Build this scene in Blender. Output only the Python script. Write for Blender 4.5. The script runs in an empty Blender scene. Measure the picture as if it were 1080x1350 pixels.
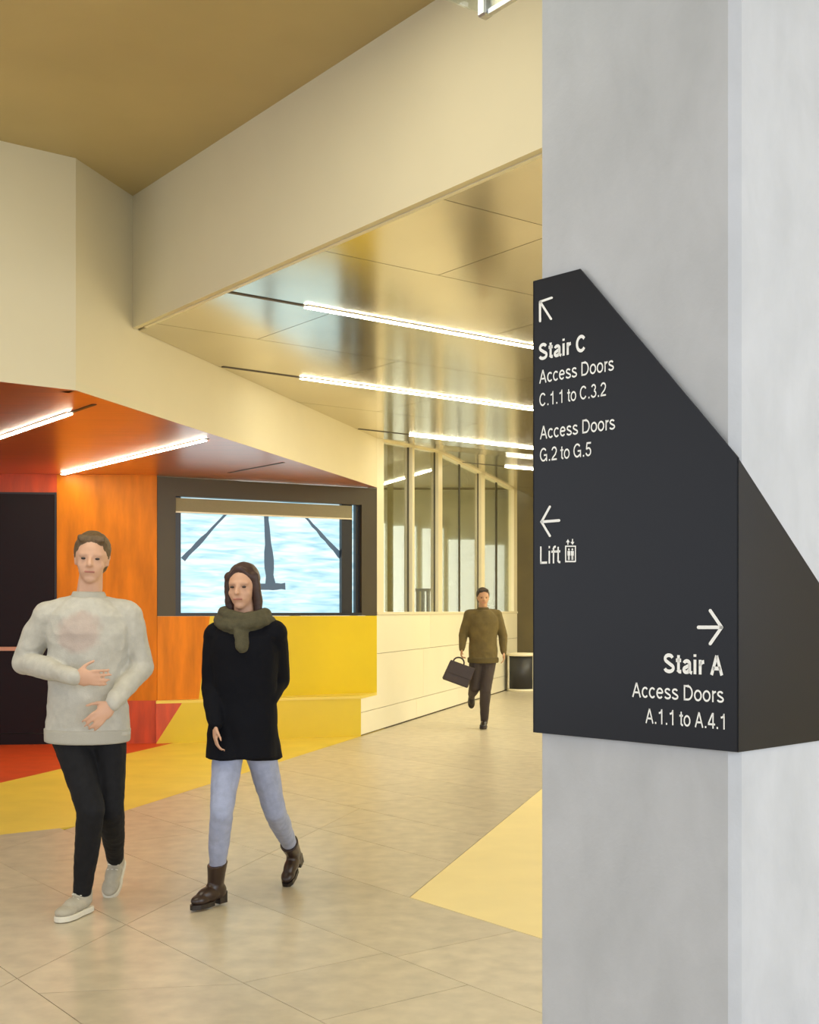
import bpy, bmesh, math, random
from mathutils import Vector, Matrix, noise
random.seed(7)
S = bpy.context.scene
COL = S.collection

# ---------------------------------------------------------------- camera
F, CX, HY, H = 1600.0, 540.0, 805.0, 1.4        # focal length in px, principal column, horizon row, eye height
cam = bpy.data.cameras.new('camera'); camo = bpy.data.objects.new('camera', cam); COL.objects.link(camo)
cam.sensor_fit = 'VERTICAL'; cam.sensor_height = 36; cam.lens = F * 36 / 1350
cam.shift_y = (HY - 675) / 1350; cam.clip_start = 0.05; cam.clip_end = 200
camo.location = (0, 0, H); camo.rotation_euler = (math.radians(90), 0, 0)
S.camera = camo

# ---------------------------------------------------------------- light
S.view_settings.view_transform = 'Standard'; S.view_settings.look = 'None'
S.view_settings.gamma = 1; S.view_settings.use_curve_mapping = False
S.view_settings.exposure = 0.85
w = bpy.data.worlds.new('world'); S.world = w; w.use_nodes = True
w.node_tree.nodes['Background'].inputs[0].default_value = (0.88, 0.93, 1.0, 1)
w.node_tree.nodes['Background'].inputs[1].default_value = 0.95
LAMP_COL = (1.0, 0.95, 0.74)
LAMP_STR = 23.0
def area(name, loc, target, sx, sy, power, colr):
    l = bpy.data.lights.new(name, 'AREA'); l.shape = 'RECTANGLE'; l.size = sx; l.size_y = sy
    l.energy = power; l.color = colr
    o = bpy.data.objects.new(name, l); COL.objects.link(o); o.location = loc
    o.rotation_euler = (Vector(target) - Vector(loc)).to_track_quat('-Z', 'Y').to_euler()
    return o
area('daylight_front', (3.5, -4.5, 2.6), (0.8, 3.0, 1.4), 5, 3.6, 120, (0.84, 0.91, 1.0))
area('daylight_side', (7.5, 1.0, 2.4), (1.0, 3.6, 1.8), 5, 3.4, 110, (0.82, 0.89, 1.0))
area('hall_fill', (-1.6, 4.2, 4.3), (-1.6, 4.2, 0), 3.0, 2.4, 48, (1.0, 0.94, 0.74))  # added warm fill above the frame, no fixture of the hall
area('corridor_fill', (5.6, 15.0, 3.35), (5.6, 15.0, 0), 2.2, 9.0, 300, (1.0, 0.95, 0.74))  # unseen fill behind the column, added to brighten the corridor

# ---------------------------------------------------------------- helpers
def fl(px, py, z=0.0):
    Y = (H - z) * F / (py - HY); return Vector(((px - CX) / F * Y, Y, z))
def at(px, py, Y):
    return Vector(((px - CX) / F * Y, Y, H - (py - HY) / F * Y))
def ray_plane(px, py, p0, n):
    d = Vector(((px - CX) / F, 1, -(py - HY) / F)); o = Vector((0, 0, H))
    return o + d * ((p0 - o).dot(n) / d.dot(n))
def tag(o, label=None, cat=None, group=None, kind=None):
    for k, v in (('label', label), ('category', cat), ('group', group), ('kind', kind)):
        if v: o[k] = v
    return o
def empty(name, loc=(0, 0, 0)):
    o = bpy.data.objects.new(name, None); COL.objects.link(o); o.location = loc; o.empty_display_size = 0.1
    return o
def link(name, me, mat, parent=None):
    o = bpy.data.objects.new(name, me); COL.objects.link(o)
    if mat is not None and len(me.materials) == 0: me.materials.append(mat)
    if parent is not None:
        o.parent = parent
        base = Vector((0, 0, 0)); p = parent
        while p is not None: base += p.location; p = p.parent
        if base.length > 0: me.transform(Matrix.Translation(-base))
    return o
def mesh(name, verts, faces, mat, parent=None):
    me = bpy.data.meshes.new(name); me.from_pydata([tuple(v) for v in verts], [], faces); me.update()
    return link(name, me, mat, parent)
def slab(name, pts, off, mat, parent=None, bevel=0.0):
    """polygon pts extruded by the vector off: a closed solid"""
    bm = bmesh.new(); off = Vector(off)
    a = [bm.verts.new(p) for p in pts]; b = [bm.verts.new(Vector(p) + off) for p in pts]
    bm.faces.new(a); bm.faces.new(b[::-1]); n = len(pts)
    for i in range(n): bm.faces.new((a[i], b[i], b[(i + 1) % n], a[(i + 1) % n]))
    bmesh.ops.recalc_face_normals(bm, faces=bm.faces)
    if bevel: bmesh.ops.bevel(bm, geom=list(bm.edges), offset=bevel, segments=1, affect='EDGES')
    me = bpy.data.meshes.new(name); bm.to_mesh(me); bm.free()
    return link(name, me, mat, parent)
def wall(name, p, q, z0, z1, off, mat, parent=None, bevel=0.0):
    return slab(name, [(p[0], p[1], z0), (q[0], q[1], z0), (q[0], q[1], z1), (p[0], p[1], z1)], (off[0], off[1], 0), mat, parent, bevel)
def box(name, c, s, mat, parent=None, rot=0.0, bevel=0.0):
    R = Matrix.Rotation(rot, 3, 'Z'); c = Vector(c)
    pts = [c + R @ Vector((x * s[0] / 2, y * s[1] / 2, -s[2] / 2)) for x, y in ((-1, -1), (1, -1), (1, 1), (-1, 1))]
    return slab(name, pts, (0, 0, s[2]), mat, parent, bevel)
def clip(poly, n, c):
    out = []
    for i in range(len(poly)):
        P, Q = poly[i], poly[(i + 1) % len(poly)]
        dp = n[0] * P[0] + n[1] * P[1] - c; dq = n[0] * Q[0] + n[1] * Q[1] - c
        if dp <= 0: out.append(P)
        if (dp < 0 < dq) or (dq < 0 < dp):
            t = dp / (dp - dq); out.append((P[0] + (Q[0] - P[0]) * t, P[1] + (Q[1] - P[1]) * t))
    return out
def parea(p): return sum(p[i][0] * p[(i + 1) % len(p)][1] - p[(i + 1) % len(p)][0] * p[i][1] for i in range(len(p))) / 2
def inset(poly, g):
    if parea(poly) < 0: poly = poly[::-1]
    res = poly
    for i in range(len(poly)):
        P, Q = poly[i], poly[(i + 1) % len(poly)]
        dx, dy = Q[0] - P[0], Q[1] - P[1]; L = math.hypot(dx, dy)
        if L < 1e-6: continue
        n = (dy / L, -dx / L); res = clip(res, n, n[0] * P[0] + n[1] * P[1] - g)
        if len(res) < 3: return []
    return res
def both(poly, n, c):
    return [q for q in (clip(poly, n, c), clip(poly, (-n[0], -n[1]), -c)) if len(q) > 2 and abs(parea(q)) > 1e-4]

# ---------------------------------------------------------------- materials
def new_mat(name):
    m = bpy.data.materials.new(name); m.use_nodes = True
    nt = m.node_tree; return m, nt, nt.nodes['Principled BSDF']
def mat(name, c, rough=0.6, metal=0.0, var=0.0, scale=4.0, stretch=(1, 1, 1), bump=0.0, bscale=60.0, coat=0.0, spec=0.5, rand=0.0, dark=None, detail=5.0):
    """base colour with a noise variation, fine relief"""
    m, nt, b = new_mat(name); N, L = nt.nodes, nt.links
    b.inputs['Coat IOR'].default_value = 1.5 if coat < 1 else 1.9
    b.inputs['Roughness'].default_value = rough; b.inputs['Metallic'].default_value = metal
    b.inputs['Coat Weight'].default_value = coat; b.inputs['Coat Roughness'].default_value = 0.12 if coat < 1 else 0.32
    b.inputs['Specular IOR Level'].default_value = spec
    tc = N.new('ShaderNodeTexCoord'); mp = N.new('ShaderNodeMapping'); mp.inputs['Scale'].default_value = stretch
    L.new(tc.outputs['Object'], mp.inputs[0])
    if var > 0 or dark:
        no = N.new('ShaderNodeTexNoise'); no.inputs['Scale'].default_value = scale; no.inputs['Detail'].default_value = detail
        L.new(mp.outputs[0], no.inputs['Vector'])
        cr = N.new('ShaderNodeValToRGB'); L.new(no.outputs[0], cr.inputs[0])
        d = dark if dark else tuple(x * (1 - var) for x in c)
        cr.color_ramp.elements[0].position = 0.3; cr.color_ramp.elements[1].position = 0.7
        cr.color_ramp.elements[0].color = (*d, 1); cr.color_ramp.elements[1].color = (*(min(1, x * (1 + var * 0.5)) for x in c), 1)
        src = cr.outputs[0]
        if rand:
            oi = N.new('ShaderNodeObjectInfo'); mr = N.new('ShaderNodeMapRange')
            mr.inputs[3].default_value = 1 - rand; mr.inputs[4].default_value = 1 + rand * 0.5; L.new(oi.outputs['Random'], mr.inputs[0])
            hs = N.new('ShaderNodeHueSaturation'); L.new(src, hs.inputs['Color']); L.new(mr.outputs[0], hs.inputs['Value']); src = hs.outputs[0]
        L.new(src, b.inputs['Base Color'])
    else: b.inputs['Base Color'].default_value = (*c, 1)
    if bump:
        n2 = N.new('ShaderNodeTexNoise'); n2.inputs['Scale'].default_value = bscale; n2.inputs['Detail'].default_value = 3
        L.new(mp.outputs[0], n2.inputs['Vector'])
        bp = N.new('ShaderNodeBump'); bp.inputs['Strength'].default_value = bump; bp.inputs['Distance'].default_value = 0.01
        L.new(n2.outputs[0], bp.inputs['Height']); L.new(bp.outputs[0], b.inputs['Normal'])
    return m
def emit(name, c, s):
    m, nt, b = new_mat(name); b.inputs['Base Color'].default_value = (0.8, 0.8, 0.8, 1)
    b.inputs['Emission Color'].default_value = (*c, 1); b.inputs['Emission Strength'].default_value = s
    return m

M = {}
M['cream'] = mat('cream_paint', (0.70, 0.635, 0.455), 0.75, var=0.03, scale=1.5)
M['cream_panel'] = mat('cream_panel', (0.84, 0.79, 0.62), 0.35, var=0.03, scale=1.2, rand=0.03)
M['highceil'] = mat('gold_plaster', (0.52, 0.42, 0.21), 0.7, var=0.10, scale=0.9)
M['metalceil'] = mat('satin_gold_metal', (0.70, 0.645, 0.51), 0.165, 0.93, var=0.06, scale=2.2, rand=0.04)
M['joint'] = mat('joint_dark', (0.20, 0.16, 0.09), 0.9)
M['black'] = mat('matt_black_metal', (0.022, 0.022, 0.026), 0.42)
M['signblack'] = mat('sign_black', (0.0075, 0.008, 0.012), 0.30, var=0.05, scale=2, bump=0.02, bscale=300, spec=0.28)
M['white'] = mat('white_lettering', (0.95, 0.95, 0.93), 0.5)
M['concrete'] = None
M['tile'] = mat('floor_stone', (0.60, 0.53, 0.40), 0.30, var=0.16, scale=9, rand=0.05, bump=0.03, bscale=40, detail=12)
M['grout'] = mat('floor_grout', (0.22, 0.18, 0.11), 0.9)
M['yellowfloor'] = mat('yellow_rubber_floor', (0.78, 0.60, 0.07), 0.42, var=0.10, scale=2.5, detail=8)
M['paleyellow'] = mat('pale_yellow_floor', (0.90, 0.76, 0.35), 0.42, var=0.05, scale=3, detail=8)
M['redfloor'] = mat('red_rubber_floor', (0.62, 0.075, 0.012), 0.45, var=0.12, scale=5)
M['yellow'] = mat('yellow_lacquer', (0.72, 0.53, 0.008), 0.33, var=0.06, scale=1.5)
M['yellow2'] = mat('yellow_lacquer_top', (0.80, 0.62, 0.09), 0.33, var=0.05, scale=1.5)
M['orange'] = mat('orange_stained_board', (0.70, 0.21, 0.003), 0.42, spec=0.25, var=0.25, scale=3.0, stretch=(3, 3, 0.6), detail=9)
M['red'] = mat('red_stained_board', (0.62, 0.070, 0.008), 0.36, var=0.25, scale=4.0, stretch=(3, 3, 0.6), detail=9)
M['redceil'] = mat('orange_red_gloss_ceiling', (0.66, 0.15, 0.010), 0.26, 0.15, var=0.22, scale=5, stretch=(0.3, 5, 1), coat=1.0, detail=6)
M['doordark'] = mat('dark_maroon_door', (0.010, 0.0025, 0.003), 0.4, var=0.1, scale=3, spec=0.2)
M['framedark'] = mat('dark_bronze_frame', (0.060, 0.046, 0.022), 0.45, var=0.08, scale=2)
M['framein'] = mat('black_inner_frame', (0.014, 0.015, 0.022), 0.35)
M['blind'] = mat('olive_roller_blind', (0.27, 0.245, 0.15), 0.7, var=0.04, scale=40)
M['backwall'] = mat('olive_brown_wall', (0.13, 0.095, 0.022), 0.55, var=0.15, scale=2)
M['mullion'] = mat('cream_mullion', (0.78, 0.72, 0.54), 0.35)
M['seal'] = mat('dark_glazing_seal', (0.05, 0.045, 0.025), 0.5)
M['olivepost'] = mat('olive_post', (0.40, 0.34, 0.15), 0.5, var=0.08)
M['chrome'] = mat('brushed_chrome', (0.50, 0.52, 0.58), 0.30, 1.0)
M['lamp'] = emit('lamp_diffuser', LAMP_COL, LAMP_STR)
M['slot'] = mat('dark_lamp_channel', (0.06, 0.045, 0.03), 0.5)
M['lampbody'] = mat('lamp_rim', (0.75, 0.68, 0.5), 0.4, 0.3)
M['daywin'] = emit('daylit_window', (0.92, 0.97, 0.92), 0.85)
M['paleroom'] = mat('pale_sage_wall', (0.80, 0.79, 0.66), 0.7)
M['casewhite'] = emit('case_lamp', (1.0, 1.0, 1.0), 0.9)

def concrete():
    m, nt, b = new_mat('cast_concrete'); N, L = nt.nodes, nt.links
    tc = N.new('ShaderNodeTexCoord')
    def no(sc, st, det, rough=0.55):
        mp = N.new('ShaderNodeMapping'); mp.inputs['Scale'].default_value = st; L.new(tc.outputs['Object'], mp.inputs[0])
        n = N.new('ShaderNodeTexNoise'); n.inputs['Scale'].default_value = sc; n.inputs['Detail'].default_value = det
        n.inputs['Roughness'].default_value = rough; n.inputs['Distortion'].default_value = 0.4
        L.new(mp.outputs[0], n.inputs['Vector']); return n
    n1 = no(2.6, (1, 1, 0.55), 8); n2 = no(9, (1, 1, 0.6), 8, 0.6)
    mx = N.new('ShaderNodeMix'); mx.data_type = 'FLOAT'; mx.inputs[0].default_value = 0.35
    L.new(n1.outputs[0], mx.inputs[2]); L.new(n2.outputs[0], mx.inputs[3])
    cr = N.new('ShaderNodeValToRGB'); L.new(mx.outputs[0], cr.inputs[0])
    e = cr.color_ramp.elements; e[0].position = 0.30; e[0].color = (0.44, 0.455, 0.48, 1); e[1].position = 0.66; e[1].color = (0.56, 0.575, 0.61, 1)
    L.new(cr.outputs[0], b.inputs['Base Color']); b.inputs['Roughness'].default_value = 0.55
    # fine pores and hairline marks
    n3 = no(55, (1, 1, 1), 4); bp = N.new('ShaderNodeBump'); bp.inputs['Strength'].default_value = 0.18; bp.inputs['Distance'].default_value = 0.004
    L.new(n3.outputs[0], bp.inputs['Height']); L.new(bp.outputs[0], b.inputs['Normal'])
    return m
M['concrete'] = concrete()

def glass_mat(name, tint, refl_rough=0.03):
    m, nt, b = new_mat(name); N, L = nt.nodes, nt.links
    N.remove(b); out = N['Material Output']
    tr = N.new('ShaderNodeBsdfTransparent'); tr.inputs[0].default_value = (*tint, 1)
    gl = N.new('ShaderNodeBsdfGlossy'); gl.inputs['Roughness'].default_value = refl_rough; gl.inputs[0].default_value = (0.95, 0.95, 0.9, 1)
    lw = N.new('ShaderNodeLayerWeight'); lw.inputs[0].default_value = 0.5      # facing: 1 - cos, alike on both sides
    pw = N.new('ShaderNodeMath'); pw.operation = 'POWER'; pw.inputs[1].default_value = 3.0; L.new(lw.outputs['Facing'], pw.inputs[0])
    fr = N.new('ShaderNodeMath'); fr.operation = 'MULTIPLY_ADD'; fr.inputs[1].default_value = 0.9; fr.inputs[2].default_value = 0.05; L.new(pw.outputs[0], fr.inputs[0])
    mx = N.new('ShaderNodeMixShader'); L.new(fr.outputs[0], mx.inputs[0]); L.new(tr.outputs[0], mx.inputs[1]); L.new(gl.outputs[0], mx.inputs[2])
    L.new(mx.outputs[0], out.inputs[0]); return m
M['glass'] = glass_mat('greenish_glass', (0.94, 0.96, 0.90))
M['caseglass'] = glass_mat('clear_glass', (0.93, 0.97, 0.96), 0.01)

# ---------------------------------------------------------------- plan of the place
ga = Vector((-0.603, 0.7977, 0)).normalized(); gb = Vector((ga.y, -ga.x, 0))      # building grid
P0 = fl(476, 970.6)                                   # foot of the long cream wall
d1 = Vector((0.2875, 1, 0)).normalized(); n1 = Vector((d1.y, -d1.x, 0))           # its direction; n1 faces the hall
def on1(px):                                          # point of the long wall's plane seen in column px
    k = (px - CX) / F; t = (k * P0.y - P0.x) / (d1.x - k * d1.y); return P0 + d1 * t
ZC, ZM, ZS, ZR = 4.335, 3.40, 2.83, 3.62              # high ceiling, metal ceiling, orange soffit, raised metal ceiling
C1 = on1(100)                                         # outer corner of the left bulkhead
KR = on1(175)                                         # where the right bulkhead meets the left one
E1 = on1(682)                                         # far end of the long wall
WR = on1(497)                                         # back wall's right end
WL = Vector(((207 - CX) / F * 12.82, 12.82, 0))       # back wall's left end
dW = (WR - WL).normalized(); nW = Vector((dW.y, -dW.x, 0))
def v2(p): return (p[0], p[1])

# ---------------------------------------------------------------- floor
floor = slab('floor', [(-9, -7, -0.012), (12, -7, -0.012), (12, 25, -0.012), (-9, 25, -0.012)], (0, 0, -0.2), M['grout']); tag(floor, kind='structure')
def ab(p): return (p[0] * ga.x + p[1] * ga.y, p[0] * gb.x + p[1] * gb.y)
n1c = n1.x * P0.x + n1.y * P0.y
CL = C1 - gb * 6                                       # left along the short bulkhead
ngb = (-ga.x, -ga.y); ngbc = -(ga.x * C1.x + ga.y * C1.y)       # camera side of the line through C1 along gb: ga.p < ga.C1
ytip = fl(540, 1183)                                   # tip of the pale yellow triangle
b_y = ab(ytip)[1]; c_y = n1.x * ytip.x + n1.y * ytip.y
D1 = fl(170, 1217); c_D = n1.x * D1.x + n1.y * D1.y
tiles = []
pitch = 0.66; b0 = b_y - pitch * 12
def strip_poly(bl, bh, al, ah):
    return [v2(ga * s + gb * t) for s, t in ((al, bl), (ah, bl), (ah, bh), (al, bh))]
for k in range(0, 34):
    bl = b0 + pitch * k; bh = bl + pitch
    L = 1.98; ph = (k * 0.66) % L
    cuts = [ph - 4 + L * i for i in range(0, 14)]
    rel = k - 12
    if rel == -2: cuts = [-2, 0.2, 1.5, 3.49, 4.02, 6.6, 8.6, 10.6, 12.6, 14.6, 16.6, 18.6]
    if rel == -1: cuts = [-2, 0.2, 2.0, 3.95, 6.9, 8.9, 10.9, 12.9, 14.9, 16.9, 18.9]
    if rel == -3: cuts = [-2, 0.2, 2.2, 6.1, 8.1, 10.1, 12.1]
    if rel == 0: cuts = [-2, 0.4, 2.4, 4.4, 7.3, 9.4, 11.4, 13.4, 15.4, 17.4]
    for i in range(len(cuts) - 1):
        polys = [strip_poly(bl, bh, cuts[i], cuts[i + 1])]
        if rel == -3:                                 # slanting joint
            p, q = fl(0, 1312), fl(320, 1297); dd = (q - p).normalized(); nn = (dd.y, -dd.x)
            polys = [z for P in polys for z in both(P, nn, nn[0] * p.x + nn[1] * p.y)]
        if rel <= 1: polys = [z for P in polys for z in both(P, (n1.x, n1.y), c_D)]
        out = []
        for P in polys:
            P = clip(P, (-n1.x, -n1.y), -n1c)         # only the hall side of the long wall's line
            if len(P) < 3: continue
            if rel >= 0:                              # beyond the first side of the triangle keep the far-left part
                P = clip(P, (n1.x, n1.y), c_y)
                if len(P) < 3: continue
            out.append(P)
        tiles += out
# hall floor left of the long wall's line but in front of the short bulkhead
extra = []
for k in range(0, 20):
    bl = b0 + pitch * k; bh = bl + pitch
    for i in range(0, 6):
        P = strip_poly(bl, bh, -2 + 1.98 * i + (k * .66) % 1.98 - 1.98, 1.98 * (i + 1) - 2 + (k * .66) % 1.98 - 1.98)
        P = clip(P, (n1.x, n1.y), n1c)
        if len(P) > 2: P = clip(P, (ga.x, ga.y), ga.x * C1.x + ga.y * C1.y)
        if len(P) > 2: extra.append(P)
tiles += extra
nt_ = 0
def seen(P):
    cx = sum(p[0] for p in P) / len(P); cy = sum(p[1] for p in P) / len(P); return cy
keep = []
for P in tiles:
    P = clip(P, (-1, 0), 5.5)
    if len(P) < 3: continue
    P = clip(P, (1, 0), 9)
    if len(P) < 3: continue
    P = clip(P, (0, -1), 1.0)
    if len(P) < 3: continue
    P = clip(P, (0, 1), 23.7)
    if len(P) < 3: continue
    P = inset(P, 0.0018)
    if len(P) > 2 and abs(parea(P)) > 0.004: keep.append(P)
keep.sort(key=lambda P: abs(seen(P) - 6))
rest = []
for i, P in enumerate(keep):
    if i < 280: slab('floor_tile', [(p[0], p[1], 0) for p in P], (0, 0, -0.03), M['tile'], floor)
    else: rest.append(P)
if rest:
    vs, fs = [], []
    for P in rest:
        n = len(vs); m_ = len(P)
        vs += [(p[0], p[1], 0) for p in P] + [(p[0], p[1], -0.03) for p in P]
        fs.append(tuple(range(n, n + m_)))
        for i in range(m_): fs.append((n + i, n + m_ + i, n + m_ + (i + 1) % m_, n + (i + 1) % m_))
    tag(mesh('floor_tiles_far', vs, fs, M['tile'], floor), kind='stuff')
# pale yellow inlay in the hall
tri = [v2(ytip), v2(ytip - ga * 5.2), (9, -1), (9, 8), v2(ytip + d1 * 12)]
big = [(-6, -1), (9, -1), (9, 23.7), (-6, 23.7)]
tri = clip(clip(big, (-gb.x, -gb.y), -b_y), (-n1.x, -n1.y), -c_y)
tri = inset(tri, 0.002)
tag(slab('floor_inlay', [(p[0], p[1], 0) for p in tri], (0, 0, -0.03), M['paleyellow'], floor), 'pale yellow triangular floor inlay')
# yellow and red floor under the soffit
niche = clip(clip([(-8, 6), (0.5, 6), (0.5, 14.4), (-8, 14.4)], (n1.x, n1.y), n1c), (-ga.x, -ga.y), -(ga.x * C1.x + ga.y * C1.y))
rp, rq = fl(0, 1032), fl(205, 985); rd = (rq - rp).normalized(); rn = (-rd.y, rd.x); rc = rn[0] * rp.x + rn[1] * rp.y
yel = inset(clip(niche, rn, rc), 0.001); redp = inset(clip(niche, (-rn[0], -rn[1]), -rc), 0.001)
tag(slab('floor_inlay', [(p[0], p[1], 0) for p in yel], (0, 0, -0.03), M['yellowfloor'], floor), 'bright yellow floor area below the orange soffit')
tag(slab('floor_inlay', [(p[0], p[1], 0) for p in redp], (0, 0, -0.03), M['redfloor'], floor), 'red floor area before the dark door')

# ---------------------------------------------------------------- long cream wall (left of the corridor)
SILL = 1.385
BZ = 0.45
wl = wall('wall_left', WR - n1 * 0.02, E1 - n1 * 0.02, 0, SILL - 0.03, -n1 * 0.12, M['joint']); tag(wl, kind='structure')
wall('wall_core', P0 - n1 * 0.02, WR - n1 * 0.02, 0, BZ - 0.04, -n1 * 0.02, M['joint'], wl)
Lw = (E1 - P0).length; sW = (WR - P0).length
zs = [0.012, 0.262, 0.90, SILL - 0.035]
def pp(sv, z): q_ = P0 + d1 * sv - n1 * 0.02; return Vector((q_.x, q_.y, z))
for r in range(3):
    n = 4; st = Lw / n
    for i in range(n):
        s0 = i * st + (0.35 * r if i else 0) + 0.003; s1 = (i + 1) * st + (0.35 * r if i < n - 1 else 0) - 0.003
        za, zb_ = zs[r] + 0.003, zs[r + 1] - 0.003
        if i == 0 and r == 1: pts = [pp(0, za), pp(s1, za), pp(s1, zb_), pp(sW, zb_), pp(sW, BZ - 0.031), pp(0, BZ - 0.031)]
        elif i == 0 and r == 2: pts = [pp(sW, za), pp(s1, za), pp(s1, zb_), pp(sW, zb_)]
        else: pts = [pp(max(0, s0), za), pp(s1, za), pp(s1, zb_), pp(max(0, s0), zb_)]
        slab('wall_panel', pts, n1 * 0.02, M['cream_panel'], wl)
slab('wall_cap', [tuple(WR - n1 * 0.16) [:2] + (SILL - 0.035,), tuple(E1 - n1 * 0.16)[:2] + (SILL - 0.035,), tuple(E1 + n1 * 0.012)[:2] + (SILL - 0.035,), tuple(WR + n1 * 0.012)[:2] + (SILL - 0.035,)], (0, 0, 0.035), M['mullion'], wl)

def zmet(p):                                          # the metal ceiling is folded up once
    s = p[0] * ga.x + p[1] * ga.y
    return ZM + (ZR - ZM) * min(1, max(0, (s - 11.45) / 1.7))
# glazing above it
win = empty('window_1', (on1(505).x, on1(505).y, SILL)); tag(win, kind='structure')
def upto(name, pxa, pxb, z0, depth, matl, proud=0.0, parent=win, ztop=None):
    a_, b_ = on1(pxa), on1(pxb)
    za = (ztop or zmet(a_)); zb = (ztop or zmet(b_))
    pts = [Vector((a_.x, a_.y, z0)), Vector((b_.x, b_.y, z0)), Vector((b_.x, b_.y, zb)), Vector((a_.x, a_.y, za))]
    return slab(name, [p + n1 * proud for p in pts], -n1 * depth, matl, parent)
for a_, b_ in ((507, 543), (546.5, 577), (583.5, 609), (611, 634.5), (639.5, 657), (659.5, 678)):
    upto('pane', a_ - 1, b_ + 1, SILL + 0.002, 0.012, M['glass'], proud=-0.05)
for a_, b_ in ((497.3, 506.2), (543.9, 546.6), (578.2, 583.4), (634.8, 639.4), (677.8, 682)):
    upto('mullion', a_, b_, SILL, 0.11, M['mullion'], proud=0.0)
for a_, b_ in ((542.6, 543.8), (577.0, 578.1), (609.2, 610.8), (633.8, 634.7), (657.3, 659.2)):
    upto('glazing_seal', a_, b_, SILL, 0.012, M['seal'], proud=-0.045)
# head rail following the fold
for a_, b_ in ((505, 560), (560, 577.5), (577.5, 682)):
    A, B = on1(a_), on1(b_); hh = 0.03
    slab('head_rail', [Vector((A.x, A.y, zmet(A) - hh)), Vector((B.x, B.y, zmet(B) - hh)), Vector((B.x, B.y, zmet(B))), Vector((A.x, A.y, zmet(A)))], -n1 * 0.11, M['mullion'], win)

# ---------------------------------------------------------------- bulkheads and ceilings
# left bulkhead: along the long wall's plane, then turned to the left at C1
bl_ = empty('wall_left_upper', (C1.x, C1.y, ZS)); tag(bl_, kind='structure')
JR = WR
wall('fascia', C1, JR + d1 * 0.12, ZS, ZC, -n1 * 0.12, M['cream'], bl_)
wall('fascia', C1, CL, ZS, ZC, ga * 0.12, M['cream'], bl_)
# right bulkhead
br_ = empty('wall_right_upper', (KR.x, KR.y, ZM)); tag(br_, kind='structure')
wall('fascia', KR, KR - ga * 9.5, ZM, ZC, gb * 0.04, M['cream'], br_)
# slim edge trim under the right bulkhead
trim = wall('trim_1', KR + gb * 0.041 - ga * 0.1, KR - ga * 9.3 + gb * 0.041, ZM - 0.006, ZM + 0.03, gb * 0.025, M['mullion']); tag(trim, kind='structure')
ceil_hi = [(-8, -5), (12, -5), (12, 12), (-8, 12)]
ceil_hi = clip(ceil_hi, (gb.x, gb.y), gb.x * KR.x + gb.y * KR.y + 0.1)
ch = slab('ceiling', [(p[0], p[1], ZC) for p in ceil_hi], (0, 0, 0.15), M['highceil']); tag(ch, kind='structure')
# metal ceiling: strips of panels along the grid
mcs = [tag(empty('ceiling', (2, 9 + 5 * i, ZM)), kind='structure') for i in range(3)]
regn = [(-4, -2), (9.5, -2), (9.5, 23.9), (-4, 23.9)]
regn = clip(regn, (-n1.x, -n1.y), -(n1c))
regn = clip(regn, (-gb.x, -gb.y), -(gb.x * KR.x + gb.y * KR.y + 0.07))
seams = [-5.0, -3.0, -0.8, 0.3, 1.4, 2.47, 3.54, 4.61, 5.67, 6.74, 7.81, 8.88, 9.93, 10.98, 11.45, 13.15, 14.02, 15.1, 16.2, 17.3, 18.4, 19.5]
for i in range(len(seams) - 1):
    sp = clip(clip(regn, (-ga.x, -ga.y), -seams[i]), (ga.x, ga.y), seams[i + 1])
    if len(sp) < 3: continue
    step = 2.6; mc = mcs[0 if seams[i] < 11.44 else 1 if seams[i] < 13.1 else 2]
    for j in range(-1, 9):
        lo = 0.6 + step * j + (1.3 if i % 2 else 0); hi = lo + step
        P = clip(clip(sp, (-gb.x, -gb.y), -lo), (gb.x, gb.y), hi)
        if len(P) < 3: continue
        P = inset(P, 0.003)
        if len(P) < 3: continue
        slab('ceiling_panel', [(p[0], p[1], zmet(p)) for p in P], (0, 0, 0.02), M['metalceil'], mc)
    slab('ceiling_backing', [(p[0], p[1], zmet(p) + 0.022) for p in sp], (0, 0, 0.05), M['joint'], mc)
# orange soffit
sof = clip(clip([(-8, 5), (0.5, 5), (0.5, 14.4), (-8, 14.4)], (n1.x, n1.y), n1c - 0.12), (-ga.x, -ga.y), -(ga.x * C1.x + ga.y * C1.y) - 0.12)
so = slab('ceiling', [(p[0], p[1], ZS) for p in sof], (0, 0, 0.1), M['redceil']); tag(so, kind='structure')
# underside of the bulkhead edge carries the same colour
slab('soffit_edge', [Vector((C1.x, C1.y, ZS - 0.001)), Vector((JR.x, JR.y, ZS - 0.001)), Vector((JR.x, JR.y, ZS - 0.001)) - n1 * 0.13, Vector((C1.x, C1.y, ZS - 0.001)) - n1 * 0.13], (0, 0, 0.0008), M['redceil'], so)
slab('soffit_edge', [Vector((C1.x, C1.y, ZS - 0.001)), Vector((CL.x, CL.y, ZS - 0.001)), Vector((CL.x, CL.y, ZS - 0.001)) + ga * 0.13, Vector((C1.x, C1.y, ZS - 0.001)) + ga * 0.13], (0, 0, 0.0008), M['redceil'], so)

# ---------------------------------------------------------------- back wall with colour fields
bw = wall('wall_back', Vector((-5.6, 12.62, 0)) - nW * 0.02, WL - nW * 0.02, 0, ZS, -nW * 0.1, M['joint']); tag(bw, kind='structure')
WA = Vector(((75 - CX) / F * 12.74, 12.74, 0))         # door side of the orange wall
WD = Vector((-5.6, 12.60, 0))
dz = 2.64
BH = 0.45
wall('wall_panel', WA, WL, BH, ZS, -nW * 0.025, M['orange'], bw)
wall('wall_panel', WA, WL, 0, BH, -nW * 0.025, M['red'], bw)
wall('wall_panel', WD, WA, dz, ZS, -nW * 0.03, M['red'], bw)
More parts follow.
